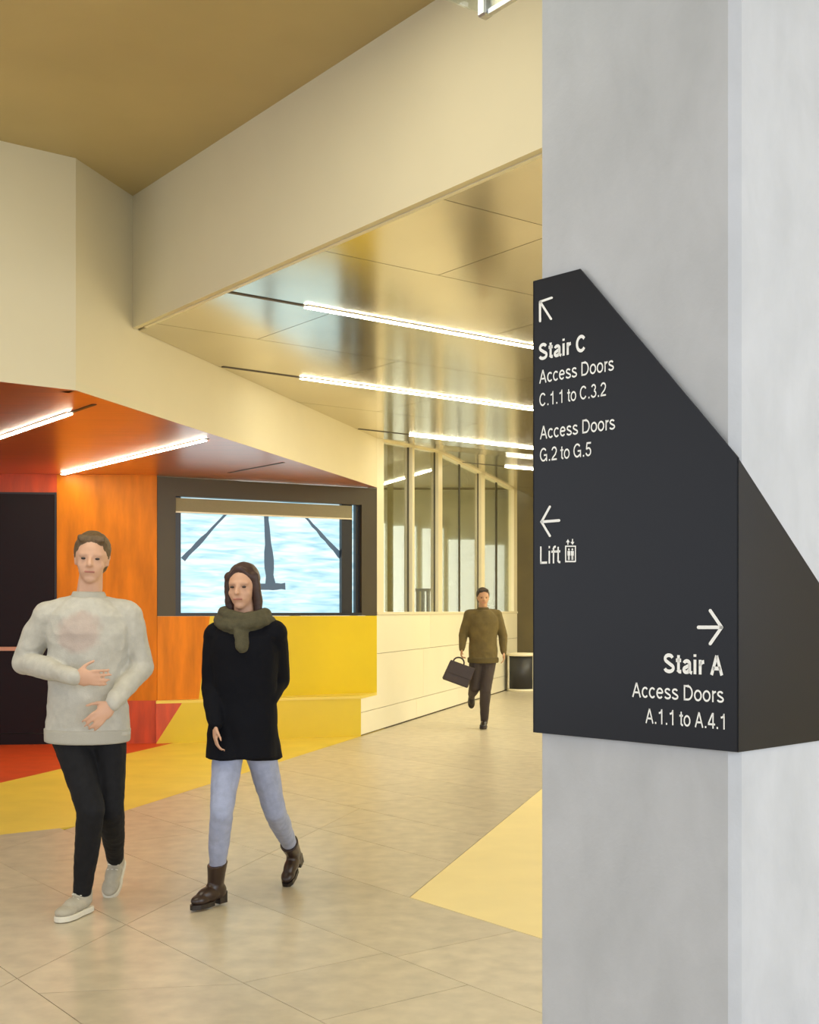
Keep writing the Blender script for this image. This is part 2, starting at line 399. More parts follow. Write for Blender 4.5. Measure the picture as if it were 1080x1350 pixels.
# yellow / orange wall under the display
bw2 = wall('wall_back_right', WL - nW * 0.022, WR - nW * 0.022, 0, 1.34, -nW * 0.1, M['joint']); tag(bw2, kind='structure')
def onW(px, py): return ray_plane(px, py, WL, nW)
wall_pl = [onW(207.5, 812.5), onW(277, 812.5), onW(262, 919), onW(207.5, 921)]
for p in (wall_pl[0], wall_pl[1]): p.z = 1.34
for p in (wall_pl[2], wall_pl[3]): p.z = BH
slab('wall_panel', wall_pl, -nW * 0.02, M['orange'], bw2)
wr2 = [wall_pl[1], Vector((WR.x, WR.y, 1.34)), Vector((WR.x, WR.y, BH)), wall_pl[2]]
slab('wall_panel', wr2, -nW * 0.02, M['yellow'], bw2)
# built-in bench
BF = WL + Vector((0.0, -0.05, 0))
bn = empty('bench', ((BF.x + P0.x) / 2, (BF.y + P0.y) / 2, 0)); tag(bn, 'long yellow built-in bench below the display window, its left end red', 'bench')
dB = (P0 - BF).normalized(); nB = Vector((dB.y, -dB.x, 0))
def onB(px, py): return ray_plane(px, py, BF, nB)
k1, k2 = onB(240, 925), onB(206, 981)
k1.z = BH - 0.03; k2.z = 0
slab('front_panel', [Vector((BF.x, BF.y, 0)), Vector((BF.x, BF.y, BH - 0.03)), k1], -nB * 0.02, M['red'], bn)
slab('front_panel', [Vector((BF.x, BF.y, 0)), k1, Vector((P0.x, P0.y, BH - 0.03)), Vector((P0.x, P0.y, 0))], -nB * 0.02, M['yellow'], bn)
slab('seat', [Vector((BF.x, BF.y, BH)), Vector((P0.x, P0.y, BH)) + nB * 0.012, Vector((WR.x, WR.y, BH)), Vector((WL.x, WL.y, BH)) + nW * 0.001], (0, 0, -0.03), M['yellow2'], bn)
slab('base', [Vector((BF.x, BF.y, 0)) - nB * 0.021 + dB * 0.05, Vector((P0.x, P0.y, 0)) - nB * 0.021, Vector((WR.x, WR.y, 0)) - dW * 0.02, Vector((WL.x, WL.y, 0)) + dW * 0.25], (0, 0, BH - 0.031), M['joint'], bn)

# dark door on the left
dr = empty('door_1', (-4.2, 12.62, 0)); tag(dr, kind='structure')
wall('door_leaf', Vector((-4.64, 12.63, 0)), WA - Vector((0.02, -0.0, 0)), 0.115, dz - 0.02, -nW * 0.02, M['doordark'], dr)
wall('door_leaf', Vector((-5.6, 12.61, 0)), Vector((-4.66, 12.63, 0)), 0.115, dz - 0.02, -nW * 0.02, M['doordark'], dr)
wall('kick_plate', Vector((-4.64, 12.62, 0)), WA - Vector((0.02, 0.01, 0)), 0.0, 0.11, -nW * 0.02, M['doordark'], dr)
wall('door_frame', WA - Vector((0.02, 0.01, 0)), WA - Vector((0.0, 0.01, 0)), 0, dz, -nW * 0.03, M['black'], dr)
wall('door_frame', Vector((-5.6, 12.6, 0)), WA - Vector((0.0, 0.01, 0)), dz - 0.02, dz, -nW * 0.03, M['black'], dr)
pb = wall('push_bar', Vector((-4.55, 12.54, 0)), Vector((-3.85, 12.56, 0)), 0.985, 1.025, nW * 0.02, mat('salmon_bar', (0.62, 0.33, 0.22), 0.4), dr)
for x in (-4.45, -3.95): box('bar_bracket', (x, 12.59, 1.005), (0.03, 0.07, 0.03), M['black'], dr)

# ---------------------------------------------------------------- display window
dsp = empty('display_window', ((WL.x + WR.x) / 2, (WL.y + WR.y) / 2, 1.34))
tag(dsp, 'black framed display window with a pale icy picture and roller blind above the yellow wall', 'display')
def rectW(pxa, pya, pxb, pyb, pxc=None, pyc=None, pyd=None):
    """upright rectangle on the back wall plane: top-left, bottom-right"""
    tl = onW(pxa, pya); brp = onW(pxb, pyb); return tl, brp
xl, xr = onW(207.5, 700), WR
il = onW(231.5, 700); ir = onW(477, 700)
zt, zb = ZS - 0.012, 1.342
iz_t = onW(232, 654).z; iz_b = onW(232, 808).z
def W(p, z, back=0.0): return Vector((p.x, p.y, z)) - nW * back
REC = 0.16
slab('frame', [W(xl, zb), W(il, zb), W(il, zt), W(xl, zt)], -nW * REC, M['framedark'], dsp)
slab('frame', [W(ir, zb), W(xr, zb), W(xr, zt), W(ir, zt)], -nW * REC, M['framedark'], dsp)
slab('frame', [W(il, iz_t), W(ir, iz_t), W(ir, zt), W(il, zt)], -nW * REC, M['framedark'], dsp)
slab('frame', [W(il, zb), W(ir, zb), W(ir, iz_b), W(il, iz_b)], -nW * REC, M['framein'], dsp)
# inner black frame
i2l, i2r = onW(240.5, 700), onW(471.5, 700)
bk = 0.05
slab('inner_frame', [W(il, iz_b, bk), W(i2l, iz_b, bk), W(i2l, iz_t, bk), W(il, iz_t, bk)], -nW * 0.06, M['framein'], dsp)
slab('inner_frame', [W(i2r, iz_b, bk), W(ir, iz_b, bk), W(ir, iz_t, bk), W(i2r, iz_t, bk)], -nW * 0.06, M['framein'], dsp)
ml, mr_ = onW(453, 700), onW(467, 700)
slab('inner_post', [W(ml, iz_b, bk), W(mr_, iz_b, bk), W(mr_, iz_t, bk), W(ml, iz_t, bk)], -nW * 0.06, M['framein'], dsp)
# blind
bl1, bl2 = onW(232.5, 656), onW(465, 667); zb1 = onW(232.5, 674).z
slab('roller_blind', [W(bl1, zb1, 0.02), W(bl2, zb1, 0.02), W(bl2, bl1.z - 0.0, 0.02), W(bl1, bl1.z, 0.02)], -nW * 0.025, M['blind'], dsp)
slab('blind_bar', [W(bl1, zb1 - 0.012, 0.018), W(bl2, zb1 - 0.012, 0.018), W(bl2, zb1 + 0.004, 0.018), W(bl1, zb1 + 0.004, 0.018)], -nW * 0.03, M['lampbody'], dsp)
# screen
def screen_mat():
    m, nt, b = new_mat('icy_picture'); N, L = nt.nodes, nt.links
    tc = N.new('ShaderNodeTexCoord'); mp = N.new('ShaderNodeMapping'); mp.inputs['Scale'].default_value = (1.2, 1.2, 9); L.new(tc.outputs['Object'], mp.inputs[0])
    n = N.new('ShaderNodeTexNoise'); n.inputs['Scale'].default_value = 2.2; n.inputs['Detail'].default_value = 8; n.inputs['Distortion'].default_value = 0.5; L.new(mp.outputs[0], n.inputs['Vector'])
    cr = N.new('ShaderNodeValToRGB'); L.new(n.outputs[0], cr.inputs[0]); e = cr.color_ramp.elements
    e[0].position = 0.28; e[0].color = (0.30, 0.56, 0.68, 1); e[1].position = 0.62; e[1].color = (0.74, 0.94, 0.98, 1)
    x = e.new(0.45); x.color = (0.48, 0.76, 0.87, 1)
    b.inputs['Base Color'].default_value = (0.02, 0.02, 0.02, 1); b.inputs['Roughness'].default_value = 0.3
    L.new(cr.outputs[0], b.inputs['Emission Color']); b.inputs['Emission Strength'].default_value = 0.70
    return m
M['screen'] = screen_mat()
M['mark'] = emit('picture_mark', (0.06, 0.11, 0.16), 0.6); M['mark'].node_tree.nodes['Principled BSDF'].inputs['Base Color'].default_value = (0.02, 0.02, 0.02, 1)
sb = 0.115
scr = slab('screen', [W(il, iz_b, sb), W(ir, iz_b, sb), W(ir, iz_t, sb), W(il, iz_t, sb)], -nW * 0.03, M['screen'], dsp)
SP = WL - nW * (sb - 0.003)
def onS(px, py): return ray_plane(px, py, SP, nW)
def stroke(pts, widths):
    L_, R_ = [], []
    for i, (x, y) in enumerate(pts):
        a_ = pts[max(0, i - 1)]; b_ = pts[min(len(pts) - 1, i + 1)]
        dx, dy = b_[0] - a_[0], b_[1] - a_[1]; l = math.hypot(dx, dy); wv = widths[i] / 2
        L_.append((x - dy / l * wv, y + dx / l * wv)); R_.append((x + dy / l * wv, y - dx / l * wv))
    vs = [onS(*p) for p in L_] + [onS(*p) for p in R_]; n = len(pts)
    vs2 = [v - nW * 0.0025 for v in vs]
    fs = []
    for i in range(n - 1):
        fs += [(i, i + 1, n + i + 1, n + i), (2 * n + i, 3 * n + i, 3 * n + i + 1, 2 * n + i + 1), (i, 2 * n + i, 2 * n + i + 1, i + 1), (n + i, n + i + 1, 3 * n + i + 1, 3 * n + i)]
    fs += [(0, n, 3 * n, 2 * n), (n - 1, 3 * n - 1, 4 * n - 1, 2 * n - 1)]
    return mesh('picture_mark', vs + vs2, fs, M['mark'], scr)
def jit(p, q, n, w0, w1, j=0.5):
    pts, ws = [], []
    for i in range(n + 1):
        t = i / n; pts.append((p[0] + (q[0] - p[0]) * t + random.uniform(-j, j), p[1] + (q[1] - p[1]) * t + random.uniform(-j, j)))
        ws.append((w0 + (w1 - w0) * t) * random.uniform(0.8, 1.2))
    return pts, ws
stroke(*jit((300, 676), (241, 738), 9, 3, 7)); stroke(*jit((351, 676), (356.5, 769), 9, 6, 13, 0.3))
stroke(*jit((338, 773.5), (376.5, 773), 7, 8.5, 8.5, 0.2)); stroke(*jit((401, 680), (454, 738), 9, 2.5, 7))

# ---------------------------------------------------------------- corridor end, side and room behind the glazing
w1 = wall('wall_far', (-7, 23.8), (10, 23.8), 0, 3.9, (0, 0.2), M['backwall']); tag(w1, kind='structure')
w2 = wall('wall_right', (9.5, 3.0), (9.5, 23.8), 0, 3.9, (0.2, 0), M['cream']); tag(w2, kind='structure')
w3 = wall('wall_left_outer', (-7.0, 6.0), (-7.0, 23.8), 0, 4.3, (-0.2, 0), M['cream']); tag(w3, kind='structure')
w4 = wall('wall_room_far', (-7, 22.3), (E1.x - 0.13, 22.3), 0, 3.62, (0, 0.15), M['paleroom']); tag(w4, kind='structure')
rc_ = clip([(-7, 12.9), (3, 12.9), (3, 22.3), (-7, 22.3)], (n1.x, n1.y), n1c - 0.12)
rc_ = clip(rc_, (nW.x, nW.y), nW.x * WL.x + nW.y * WL.y - 0.3)
room_c = slab('ceiling', [(p[0], p[1], 3.66) for p in rc_], (0, 0, 0.1), M['cream']); tag(room_c, kind='structure')
rf = slab('floor_room', [(p[0], p[1], 0.0) for p in inset(rc_, 0.01)], (0, 0, -0.01), M['tile']); tag(rf, kind='structure')
# daylit windows at the room's far end
wf = empty('window_2', (0, 22.25, 0)); tag(wf, kind='structure')
for x0, x1, z1 in ((-3.2, -2.2, 3.0), (-2.0, -1.1, 3.0), (-0.95, -0.45, 3.0), (-0.30, 0.12, 2.95), (0.24, 0.62, 2.9), (0.72, 1.2, 2.7), (1.28, 1.74, 2.6)):
    box('window_pane', ((x0 + x1) / 2, 22.27, (z1 + 0.5) / 2), (x1 - x0, 0.03, z1 - 0.5), M['daywin'], wf)
for x in (-1.02, -0.37, 0.18, 0.67, 1.24):
    box('window_post', (x, 22.25, 1.6), (0.05, 0.07, 3.0), M['mullion'], wf)
area('room_fill', (-1.9, 18.5, 3.5), (-1.9, 18.5, 0), 1.6, 3.0, 110, (1.0, 0.97, 0.86))  # added fill hidden by the back wall, lifts the room behind the glass
for x, y, s, l in ((-0.245, 15.5, 0.075, 'slim olive post inside the glazed room, at its left end'), (0.0, 16.6, 0.12, 'wide olive post behind the first pane of the glazed room')):
    p_ = box('room_post', (x, y, 1.83), (s, s, 3.65), M['olivepost'], None); tag(p_, l, 'post')

# ---------------------------------------------------------------- lamps
def lamp(axis, coord, s0, s1, z, label, dark=None, group='linear ceiling lights'):
    """lit strip along the grid axis; dark: its unlit channel"""
    u = gb if axis == 'b' else ga; v = ga if axis == 'b' else gb
    mid = u * ((s0 + s1) / 2) + v * coord
    t = empty('linear_light', (mid.x, mid.y, z)); tag(t, label, 'ceiling light', group)
    def strip(name, a_, b_, wd, zt_, h, m):
        P = [u * a_ + v * (coord - wd), u * b_ + v * (coord - wd), u * b_ + v * (coord + wd), u * a_ + v * (coord + wd)]
        return slab(name, [(p.x, p.y, zt_) for p in P], (0, 0, -h), m, t)
    strip('diffuser', s0, s1, 0.021, z - 0.008, 0.006, M['lamp'])
    strip('housing', s0, s1, 0.027, z - 0.0005, 0.0075, M['lampbody'])
    if dark: strip('channel', dark[0], dark[1], 0.016, z - 0.0005, 0.004, M['slot'])
    return t
def bc(px, py, z):
    p = fl(px, py, z); return ab(p)
A1, B1s = bc(403, 403, ZM); _, B1d = bc(300, 383, ZM)
lamp('b', A1, B1s, B1s + 6.2, ZM, 'nearest and highest white light strip in the gold metal ceiling', (B1d, B1s))
A2, B2s = bc(397, 497.5, ZM); _, B2d = bc(290, 484.5, ZM)
lamp('b', A2, B2s, B2s + 6.6, ZM, 'second white light strip from the front in the gold metal ceiling', (B2d, B2s))
A3, B3s = bc(541, 573, ZM); _, B3d = bc(466, 567.0, ZM)
lamp('b', A3, B3s, B3s + 6.6, ZM, 'third white light strip, above the left panes of the glazed wall', (B3d, B3s))
A4, B4s = bc(667, 615, ZR)
lamp('b', A4, B4s, B4s + 6.0, ZR, 'short farthest light strip, beside the sign edge at the corridor end', (B4s - 0.9, B4s))
# soffit lights (along the other axis)
a5, b5 = bc(270, 579, ZS); a5b, _ = bc(79, 625.5, ZS)
lamp('a', b5, a5, a5b - 0.12, ZS, 'white light strip in the orange soffit, ending above the display window', (a5 - 0.05, a5))
a6, b6 = bc(92, 544, ZS)
lamp('a', b6, a6, a6 + 3.2, ZS, 'white light strip in the orange soffit cut by the left picture edge', (a6 - 0.45, a6))
a7, b7 = bc(374, 609.5, ZS); a7b, _ = bc(300, 623, ZS)
t = empty('light_channel', (0, 0, ZS)); t.location = (ga * ((a7 + a7b) / 2) + gb * b7 + Vector((0, 0, ZS))); tag(t, 'unlit dark light channel in the orange soffit above the display window', 'ceiling light', 'linear ceiling lights')
P = [ga * a7 + gb * (b7 - 0.014), ga * a7b + gb * (b7 - 0.014), ga * a7b + gb * (b7 + 0.014), ga * a7 + gb * (b7 + 0.014)]
slab('channel', [(p.x, p.y, ZS - 0.0005) for p in P], (0, 0, -0.004), M['slot'], t)

# ---------------------------------------------------------------- concrete column
uL = Vector((-1480, 1600, 0)).normalized(); uR = Vector((-uL.y * -1, -uL.x, 0)).normalized()
uR = Vector((uL.y, -uL.x, 0)); YC = 2.80
CC = Vector(((971 - CX) / F * YC, YC, 0))
nL = -uR; nR = -uL
k = (711 - CX) / F; sL = (CC.x - k * CC.y) / (k * uL.y - uL.x)
cl_ = CC + uL * sL; SR = 0.62; cr_ = CC + uR * SR
CH = 0.022; q = 0.012
foot = [CC + uL * CH, cl_ - uL * q, cl_ + uR * q, cl_ + uR * SR, cr_ + uL * 0.0 + uL * q, cr_ - uR * q, CC + uR * CH]
colm = slab('concrete_column', [(p.x, p.y, 0) for p in foot], (0, 0, ZC), M['concrete'])
me = colm.data; me.transform(Matrix.Translation(-CC)); colm.location = CC
tag(colm, 'tall square grey concrete column carrying the black direction sign', 'column')

# ---------------------------------------------------------------- wrap-around sign
TH = 0.014
SC = CC + nL * TH + nR * TH                            # outer corner of the sign
sg = empty('direction_sign', (SC.x, SC.y, 1.05)); tag(sg, 'black folded sign wrapped round the concrete column with white lettering and arrows', 'sign')
def onL(px, py, lift=0.0): return ray_plane(px, py, SC + nL * lift, nL)
def onR(px, py): return ray_plane(px, py, SC, nR)
zbot = onL(975, 992).z
fL = [onL(703, 373), onL(765, 352), onL(969, 604)]
fL[0].z = fL[1].z = (fL[0].z + fL[1].z) / 2
corner_top = Vector((SC.x, SC.y, fL[2].z))
left_bot = Vector((fL[0].x, fL[0].y, zbot))
slab('front_plate', [fL[0], fL[1], corner_top, Vector((SC.x, SC.y, zbot)), left_bot], -nL * 0.004, M['signblack'], sg)
r2 = onR(1078, 765); sl = (r2.z - corner_top.z) / (r2 - corner_top).xy.length
Lr = SR * 0.98; rend = SC + uR * Lr
slab('side_plate', [corner_top, Vector((rend.x, rend.y, max(zbot + 0.05, corner_top.z + sl * Lr))), Vector((rend.x, rend.y, zbot)), Vector((SC.x, SC.y, zbot))], -nR * 0.004, M['signblack'], sg)
lp = fL[0]
slab('return_plate', [lp, Vector((lp.x, lp.y, zbot)), Vector((lp.x, lp.y, zbot)) + uR * 0.30, lp + uR * 0.30 - Vector((0, 0, 0.35))], -uL * 0.004, M['signblack'], sg)
# bottom and top lips closing the gap to the column
slab('bottom_lip', [left_bot - nL * 0.004, Vector((SC.x, SC.y, zbot)) - nL * 0.004 - nR * 0.004, Vector((SC.x, SC.y, zbot)) - nL * 0.0135 - nR * 0.0135, left_bot - nL * 0.0135], (0, 0, 0.004), M['signblack'], sg)
slab('side_lip', [Vector((SC.x, SC.y, zbot)) - nR * 0.004 - nL * 0.0135, Vector((rend.x, rend.y, zbot)) - nR * 0.004, Vector((rend.x, rend.y, zbot)) - nR * 0.0135, Vector((SC.x, SC.y, zbot)) - nR * 0.0135 - nL * 0.0135], (0, 0, 0.004), M['signblack'], sg)

tx = -uL                                               # reading direction
def arc(cx, cy, rx, ry, a0, a1):
    n = max(4, int(abs(a1 - a0) / 15)); return [(cx + rx * math.cos(math.radians(a0 + (a1 - a0) * i / n)), cy + ry * math.sin(math.radians(a0 + (a1 - a0) * i / n))) for i in range(n + 1)]
def glyph(c, h):
    """centre lines of a plain grotesque letter, capital height 1, half stroke h; returns strokes and advance"""
    X = 0.73
    if c == 'A': return [[(.03 + h, 0), (.465, 1 - h * .4)], [(.465, 1 - h * .4), (.90 - h, 0)], [(.20, .33), (.73, .33)]], .93
    if c == 'C': return [arc(.50, .5, .44 - h, .51 - h, 38, 322)], .99
    if c == 'D': return [[(.10 + h, 0), (.10 + h, 1)], [(.10 + h, 1 - h), (.46, 1 - h)] + arc(.46, .5, .46 - h, .5 - h, 90, -90) + [(.10 + h, h)]], .99
    if c == 'G': return [arc(.51, .5, .45 - h, .51 - h, 40, 322), [(.56, .46), (.96, .46)], [(.96 - h, .50), (.96 - h, 0)]], 1.06
    if c == 'L': return [[(.10 + h, 1), (.10 + h, 0)], [(.10, h), (.72, h)]], .76
    if c == 'S': return [arc(.46, .735, .36 - h, .275 - h, 15, 240) + arc(.47, .265, .40 - h, .275 - h, 62, -168)], .92
    if c == 'a': return [arc(.36, .51, .29 - h, .235 - h, 168, 0) + [(.65 - h, .12), (.72, .05)], [(.65 - h, .42), (.45, .40)] + arc(.30, .205, .24 - h, .215 - h, 100, 270) + [(.42, h), (.65 - h, .24)]], .75
    if c == 'c': return [arc(.37, X / 2, .33 - h, X / 2 + .01 - h, 42, 318)], .69
    if c == 'e': return [[(.08 + h, .39), (.70 - h, .39)], arc(.385, X / 2, .33 - h, X / 2 + .01 - h, 4, 318)], .76
    if c == 'f': return [[(.21, 0), (.21, .82)] + arc(.21 + .14, .82, .14, .19 - h, 180, 90) + [(.41, 1 - h)], [(.02, .67), (.40, .67)]], .41
    if c == 'i': return [[(.155, 0), (.155, X)], [(.155, .87), (.155, 1.0)]], .31
    if c == 'o': return [arc(.385, X / 2, .35 - h, X / 2 + .01 - h, 0, 360)], .77
    if c == 'r': return [[(.10 + h, 0), (.10 + h, X)], arc(.36 + h, .42, .26, .31 - h, 180, 88)], .46
    if c == 's': return [arc(.345, .54, .27 - h, .20 - h, 15, 240) + arc(.35, .195, .31 - h, .205 - h, 62, -168)], .69
    if c == 't': return [[(.20, .93), (.20, .16)] + arc(.33, .16, .13, .16 - h, 180, 270) + [(.39, h)], [(.02, .67), (.38, .67)]], .41
    if c == '.': return [[(.19, 0), (.19, .13)]], .38
    if c == '1': return [[(.46, 0), (.46, 1)], [(.15, .74), (.30, .76), (.40, .83), (.46, .97)]], .77
    if c == '2': return [arc(.39, .70, .33 - h, .31 - h, 170, -20) + [(.52, .42), (.22, .20), (.13, h)], [(.06, h), (.71, h)]], .77
    if c == '3': return [arc(.37, .75, .29 - h, .26 - h, 165, -75), arc(.37, .28, .34 - h, .29 - h, 80, -165)], .77
    if c == '4': return [[(.50, .97), (.10, .32)], [(.04, .27), (.74, .27)], [(.54, 0), (.54, 1)]], .77
    if c == '5': return [[(.17, 1 - h), (.68, 1 - h)], [(.22, 1 - h), (.15, .50)], arc(.37, .32, .34 - h, .33 - h, 138, -165)], .77
    return [], .36
def text(st, x0, x1, yb, yt, bold=False):
    h = .095 if bold else .064; vs2, fs = [], []; x = 0
    for c in st:
        strokes, adv = glyph(c, h)
        for P in strokes:
            n = len(P); nb = len(vs2); hw = h * (1.15 if c == '.' else 1)
            for i in range(n):
                a_ = P[max(0, i - 1)]; b_ = P[min(n - 1, i + 1)]
                if n > 4 and P[0] == P[-1] and False: pass
                dx, dy = b_[0] - a_[0], b_[1] - a_[1]; l = math.hypot(dx, dy) or 1; mi = 1.0
                if 0 < i < n - 1:
                    ux, uy = P[i][0] - a_[0], P[i][1] - a_[1]; lu = math.hypot(ux, uy) or 1
                    mi = 1 / max(0.6, abs((ux * dx + uy * dy) / lu / l))
                nx, ny = -dy / l * hw * mi, dx / l * hw * mi
                vs2 += [(x + P[i][0] + nx, P[i][1] + ny), (x + P[i][0] - nx, P[i][1] - ny)]
            for i in range(n - 1): fs.append((nb + 2 * i, nb + 2 * i + 1, nb + 2 * i + 3, nb + 2 * i + 2))
        x += adv * (1.02 if bold else 1.0)
    xs = [v[0] for v in vs2]; xa, xb = min(xs), max(xs)
    p = onL(x0, yb); p2 = onL(x1, yb); top = onL(x0, yt); wid = (p2 - p).xy.length; hei = (top - p).z
    vs = [p + tx * ((a_ - xa) / (xb - xa) * wid) + Vector((0, 0, b_ * hei)) + nL * 0.0012 for a_, b_ in vs2]
    return mesh('lettering', vs, fs, M['white'], sg)
text('Stair C', 711, 772, 475.5, 453.5, True)
text('Access Doors', 711.5, 810, 506, 488.3)
text('C.1.1 to C.3.2', 711.7, 799.5, 536, 518.8)
text('Access Doors', 712.4, 811.5, 579.4, 561.8)
text('G.2 to G.5', 712.4, 780, 609, 591.2)
text('Lift', 712.6, 739.3, 743.5, 720.5)
text('Stair A', 875.6, 954, 887, 861.3, True)
text('Access Doors', 834, 955, 918.8, 899.3)
text('A.1.1 to A.4.1', 851.6, 956, 953.2, 933.5)
def flat(name, polys, parent=sg, lift=0.0013):
    vs, fs = [], []
    for P in polys:
        n = len(vs); vs += [onL(x, y) + nL * lift for x, y in P]; fs.append(tuple(range(n, n + len(P))))
    return mesh(name, vs, fs, M['white'], parent)
def seg(p, q, w):
    dx, dy = q[0] - p[0], q[1] - p[1]; l = math.hypot(dx, dy); nx, ny = -dy / l * w / 2, dx / l * w / 2
    ang = math.atan2(ny, nx); out = []
    for i in range(7): out.append((p[0] + math.cos(ang + math.pi * i / 6) * w / 2, p[1] + math.sin(ang + math.pi * i / 6) * w / 2))
    for i in range(7): out.append((q[0] + math.cos(ang + math.pi + math.pi * i / 6) * w / 2, q[1] + math.sin(ang + math.pi + math.pi * i / 6) * w / 2))
    return out
flat('arrow', [seg((712.5, 398), (728, 392.6), 3.0), seg((712.5, 398), (712.6, 423.5), 3.0), seg((713, 398.5), (727, 420.5), 3.0)])
flat('arrow', [seg((714.5, 688), (737.5, 686.2), 3.6), seg((714.5, 688), (725.5, 668), 3.0), seg((714.5, 688), (725.5, 706.5), 3.0)])
flat('arrow', [seg((952, 827), (921.5, 827), 4.6), seg((952, 827), (937, 805), 4.3), seg((952, 827), (937, 848.6), 4.3)])
def rect(x0, y0, x1, y1): return [(x0, y0), (x1, y0), (x1, y1), (x0, y1)]
ic = [rect(745.6, 719.3, 747.2, 741.3), rect(758.5, 719.3, 760, 741.0), rect(747.2, 719.3, 758.5, 721), rect(747.2, 739.3, 758.5, 741.2)]
for cx_ in (750.6, 755.2):
    ic += [[(cx_ + math.cos(a_) * 1.2, 724.3 + math.sin(a_) * 1.5) for a_ in [i * math.pi / 4 for i in range(8)]], rect(cx_ - 1.9, 726.3, cx_ + 1.9, 732.5), rect(cx_ - 1.2, 732.5, cx_ - 0.2, 738.3), rect(cx_ + 0.2, 732.5, cx_ + 1.2, 738.3)]
ic += [[(749.3, 710.8), (751.8, 715), (746.8, 715)], rect(748.6, 715, 750, 718.3), [(755.4, 718.3), (752.8, 714.5), (758, 714.5)], rect(754.7, 710.6, 756.1, 714.5)]
flat('lift_symbol', ic)

# ---------------------------------------------------------------- hanging glass case at the top
G0 = at(640, 23, 4.0)
gc = empty('glass_case', (G0.x, G0.y, ZC)); tag(gc, 'glass case with chrome corner post hanging from the high ceiling left of the column top', 'case')
ang = math.atan2(gb.y, gb.x)
la, lb_ = 0.48, 0.95
cs = [G0, G0 - ga * la, G0 - ga * la - gb * lb_, G0 - gb * lb_]
for c_ in cs: box('corner_post', (c_.x, c_.y, (G0.z + ZC) / 2), (0.04, 0.04, ZC - G0.z), M['chrome'], gc, rot=ang, bevel=0.006)
for i in range(4):
    p, q_ = cs[i], cs[(i + 1) % 4]; dd = (q_ - p).normalized(); nn = Vector((dd.y, -dd.x, 0))
    wall('glass_pane', p + dd * 0.022 - nn * 0.004, q_ - dd * 0.022 - nn * 0.004, G0.z + 0.008, ZC, nn * 0.008, M['caseglass'], gc)
for i in (0, 2):
    p, q_ = cs[i], cs[(i + 1) % 4]; dd = (q_ - p).normalized(); nn = Vector((dd.y, -dd.x, 0))
    wall('bottom_rail', p + dd * 0.021 - nn * 0.009, q_ - dd * 0.021 - nn * 0.009, G0.z, G0.z + 0.016, nn * 0.018, M['chrome'], gc)
p, q_ = cs[0], cs[1]
wall('lamp_tube', p - ga * 0.06 - gb * 0.03, q_ + ga * 0.04 - gb * 0.03, G0.z + 0.03, G0.z + 0.06, -gb * 0.02, M['casewhite'], gc)

# ---------------------------------------------------------------- litter bin
def lathe(name, prof, c, mat_, parent, n=40):
    vs, fs = [], []
    for r, z in prof:
        for i in range(n): vs.append((c[0] + r * math.cos(2 * math.pi * i / n), c[1] + r * math.sin(2 * math.pi * i / n), c[2] + z))
    for j in range(len(prof) - 1):
        for i in range(n): fs.append((j * n + i, j * n + (i + 1) % n, (j + 1) * n + (i + 1) % n, (j + 1) * n + i))
    fs.append(tuple(range(n))[::-1]); fs.append(tuple(range((len(prof) - 1) * n, len(prof) * n)))
    o = mesh(name, vs, fs, mat_, parent)
    for p in o.data.polygons: p.use_smooth = len(p.vertices) == 4
    return o
Yb = 21.2; xb0, xb1 = (668.5 - CX) / F * Yb, (707 - CX) / F * Yb; rb = (xb1 - xb0) / 2; bc0 = ((xb0 + xb1) / 2, Yb, 0)
bn_ = empty('litter_bin', bc0); tag(bn_, 'round black bin with cream rim and base ring at the end of the cream wall', 'bin')
zt_ = 0.66
lathe('body', [(rb * 0.93, 0.04), (rb * 0.93, zt_ - 0.05)], bc0, M['black'], bn_)
lathe('rim', [(rb * 0.9, zt_ - 0.05), (rb, zt_ - 0.05), (rb, zt_), (rb * 0.8, zt_), (rb * 0.8, zt_ - 0.02)], bc0, M['mullion'], bn_)
lathe('base_ring', [(rb, 0), (rb, 0.04), (rb * 0.9, 0.041)], bc0, M['mullion'], bn_)
for a_ in (200, 320, 80):
    r_ = math.radians(a_); box('upright', (bc0[0] + rb * 0.955 * math.cos(r_), bc0[1] + rb * 0.955 * math.sin(r_), zt_ / 2), (0.022, 0.04, zt_ - 0.09), M['mullion'], bn_, rot=r_ + math.pi / 2)

# ================================================================ people
def capsule(bm, p0, r0, p1, r1, seg_=14, sq=1.0, axis=None):
    """tapered round-ended limb; sq flattens it across the given axis"""
    p0, p1 = Vector(p0), Vector(p1); d = p1 - p0
    if d.length < 1e-5: d = Vector((0, 0, 1e-3))
    z = d.normalized()
    x = (axis - z * axis.dot(z)).normalized() if axis is not None else z.orthogonal().normalized()
    y = z.cross(x); rings = []
    for i in range(0, 5):
        a_ = -math.pi / 2 + math.pi / 2 * i / 4; rings.append((p0 + z * (math.sin(a_) * r0), max(1e-4, math.cos(a_) * r0)))
    for i in range(0, 5):
        a_ = math.pi / 2 * i / 4; rings.append((p1 + z * (math.sin(a_) * r1), max(1e-4, math.cos(a_) * r1)))
    loft(bm, [(c, r, r * sq) for c, r in rings], x, y, seg_)
def loft(bm, rings, x, y, seg_=20):
    V = []
    for c, rx, ry in rings:
        V.append([bm.verts.new(Vector(c) + x * (rx * math.cos(2 * math.pi * i / seg_)) + y * (ry * math.sin(2 * math.pi * i / seg_))) for i in range(seg_)])
    for j in range(len(V) - 1):
        for i in range(seg_): bm.faces.new((V[j][i], V[j][(i + 1) % seg_], V[j + 1][(i + 1) % seg_], V[j + 1][i]))
    bm.faces.new(V[0][::-1]); bm.faces.new(V[-1])
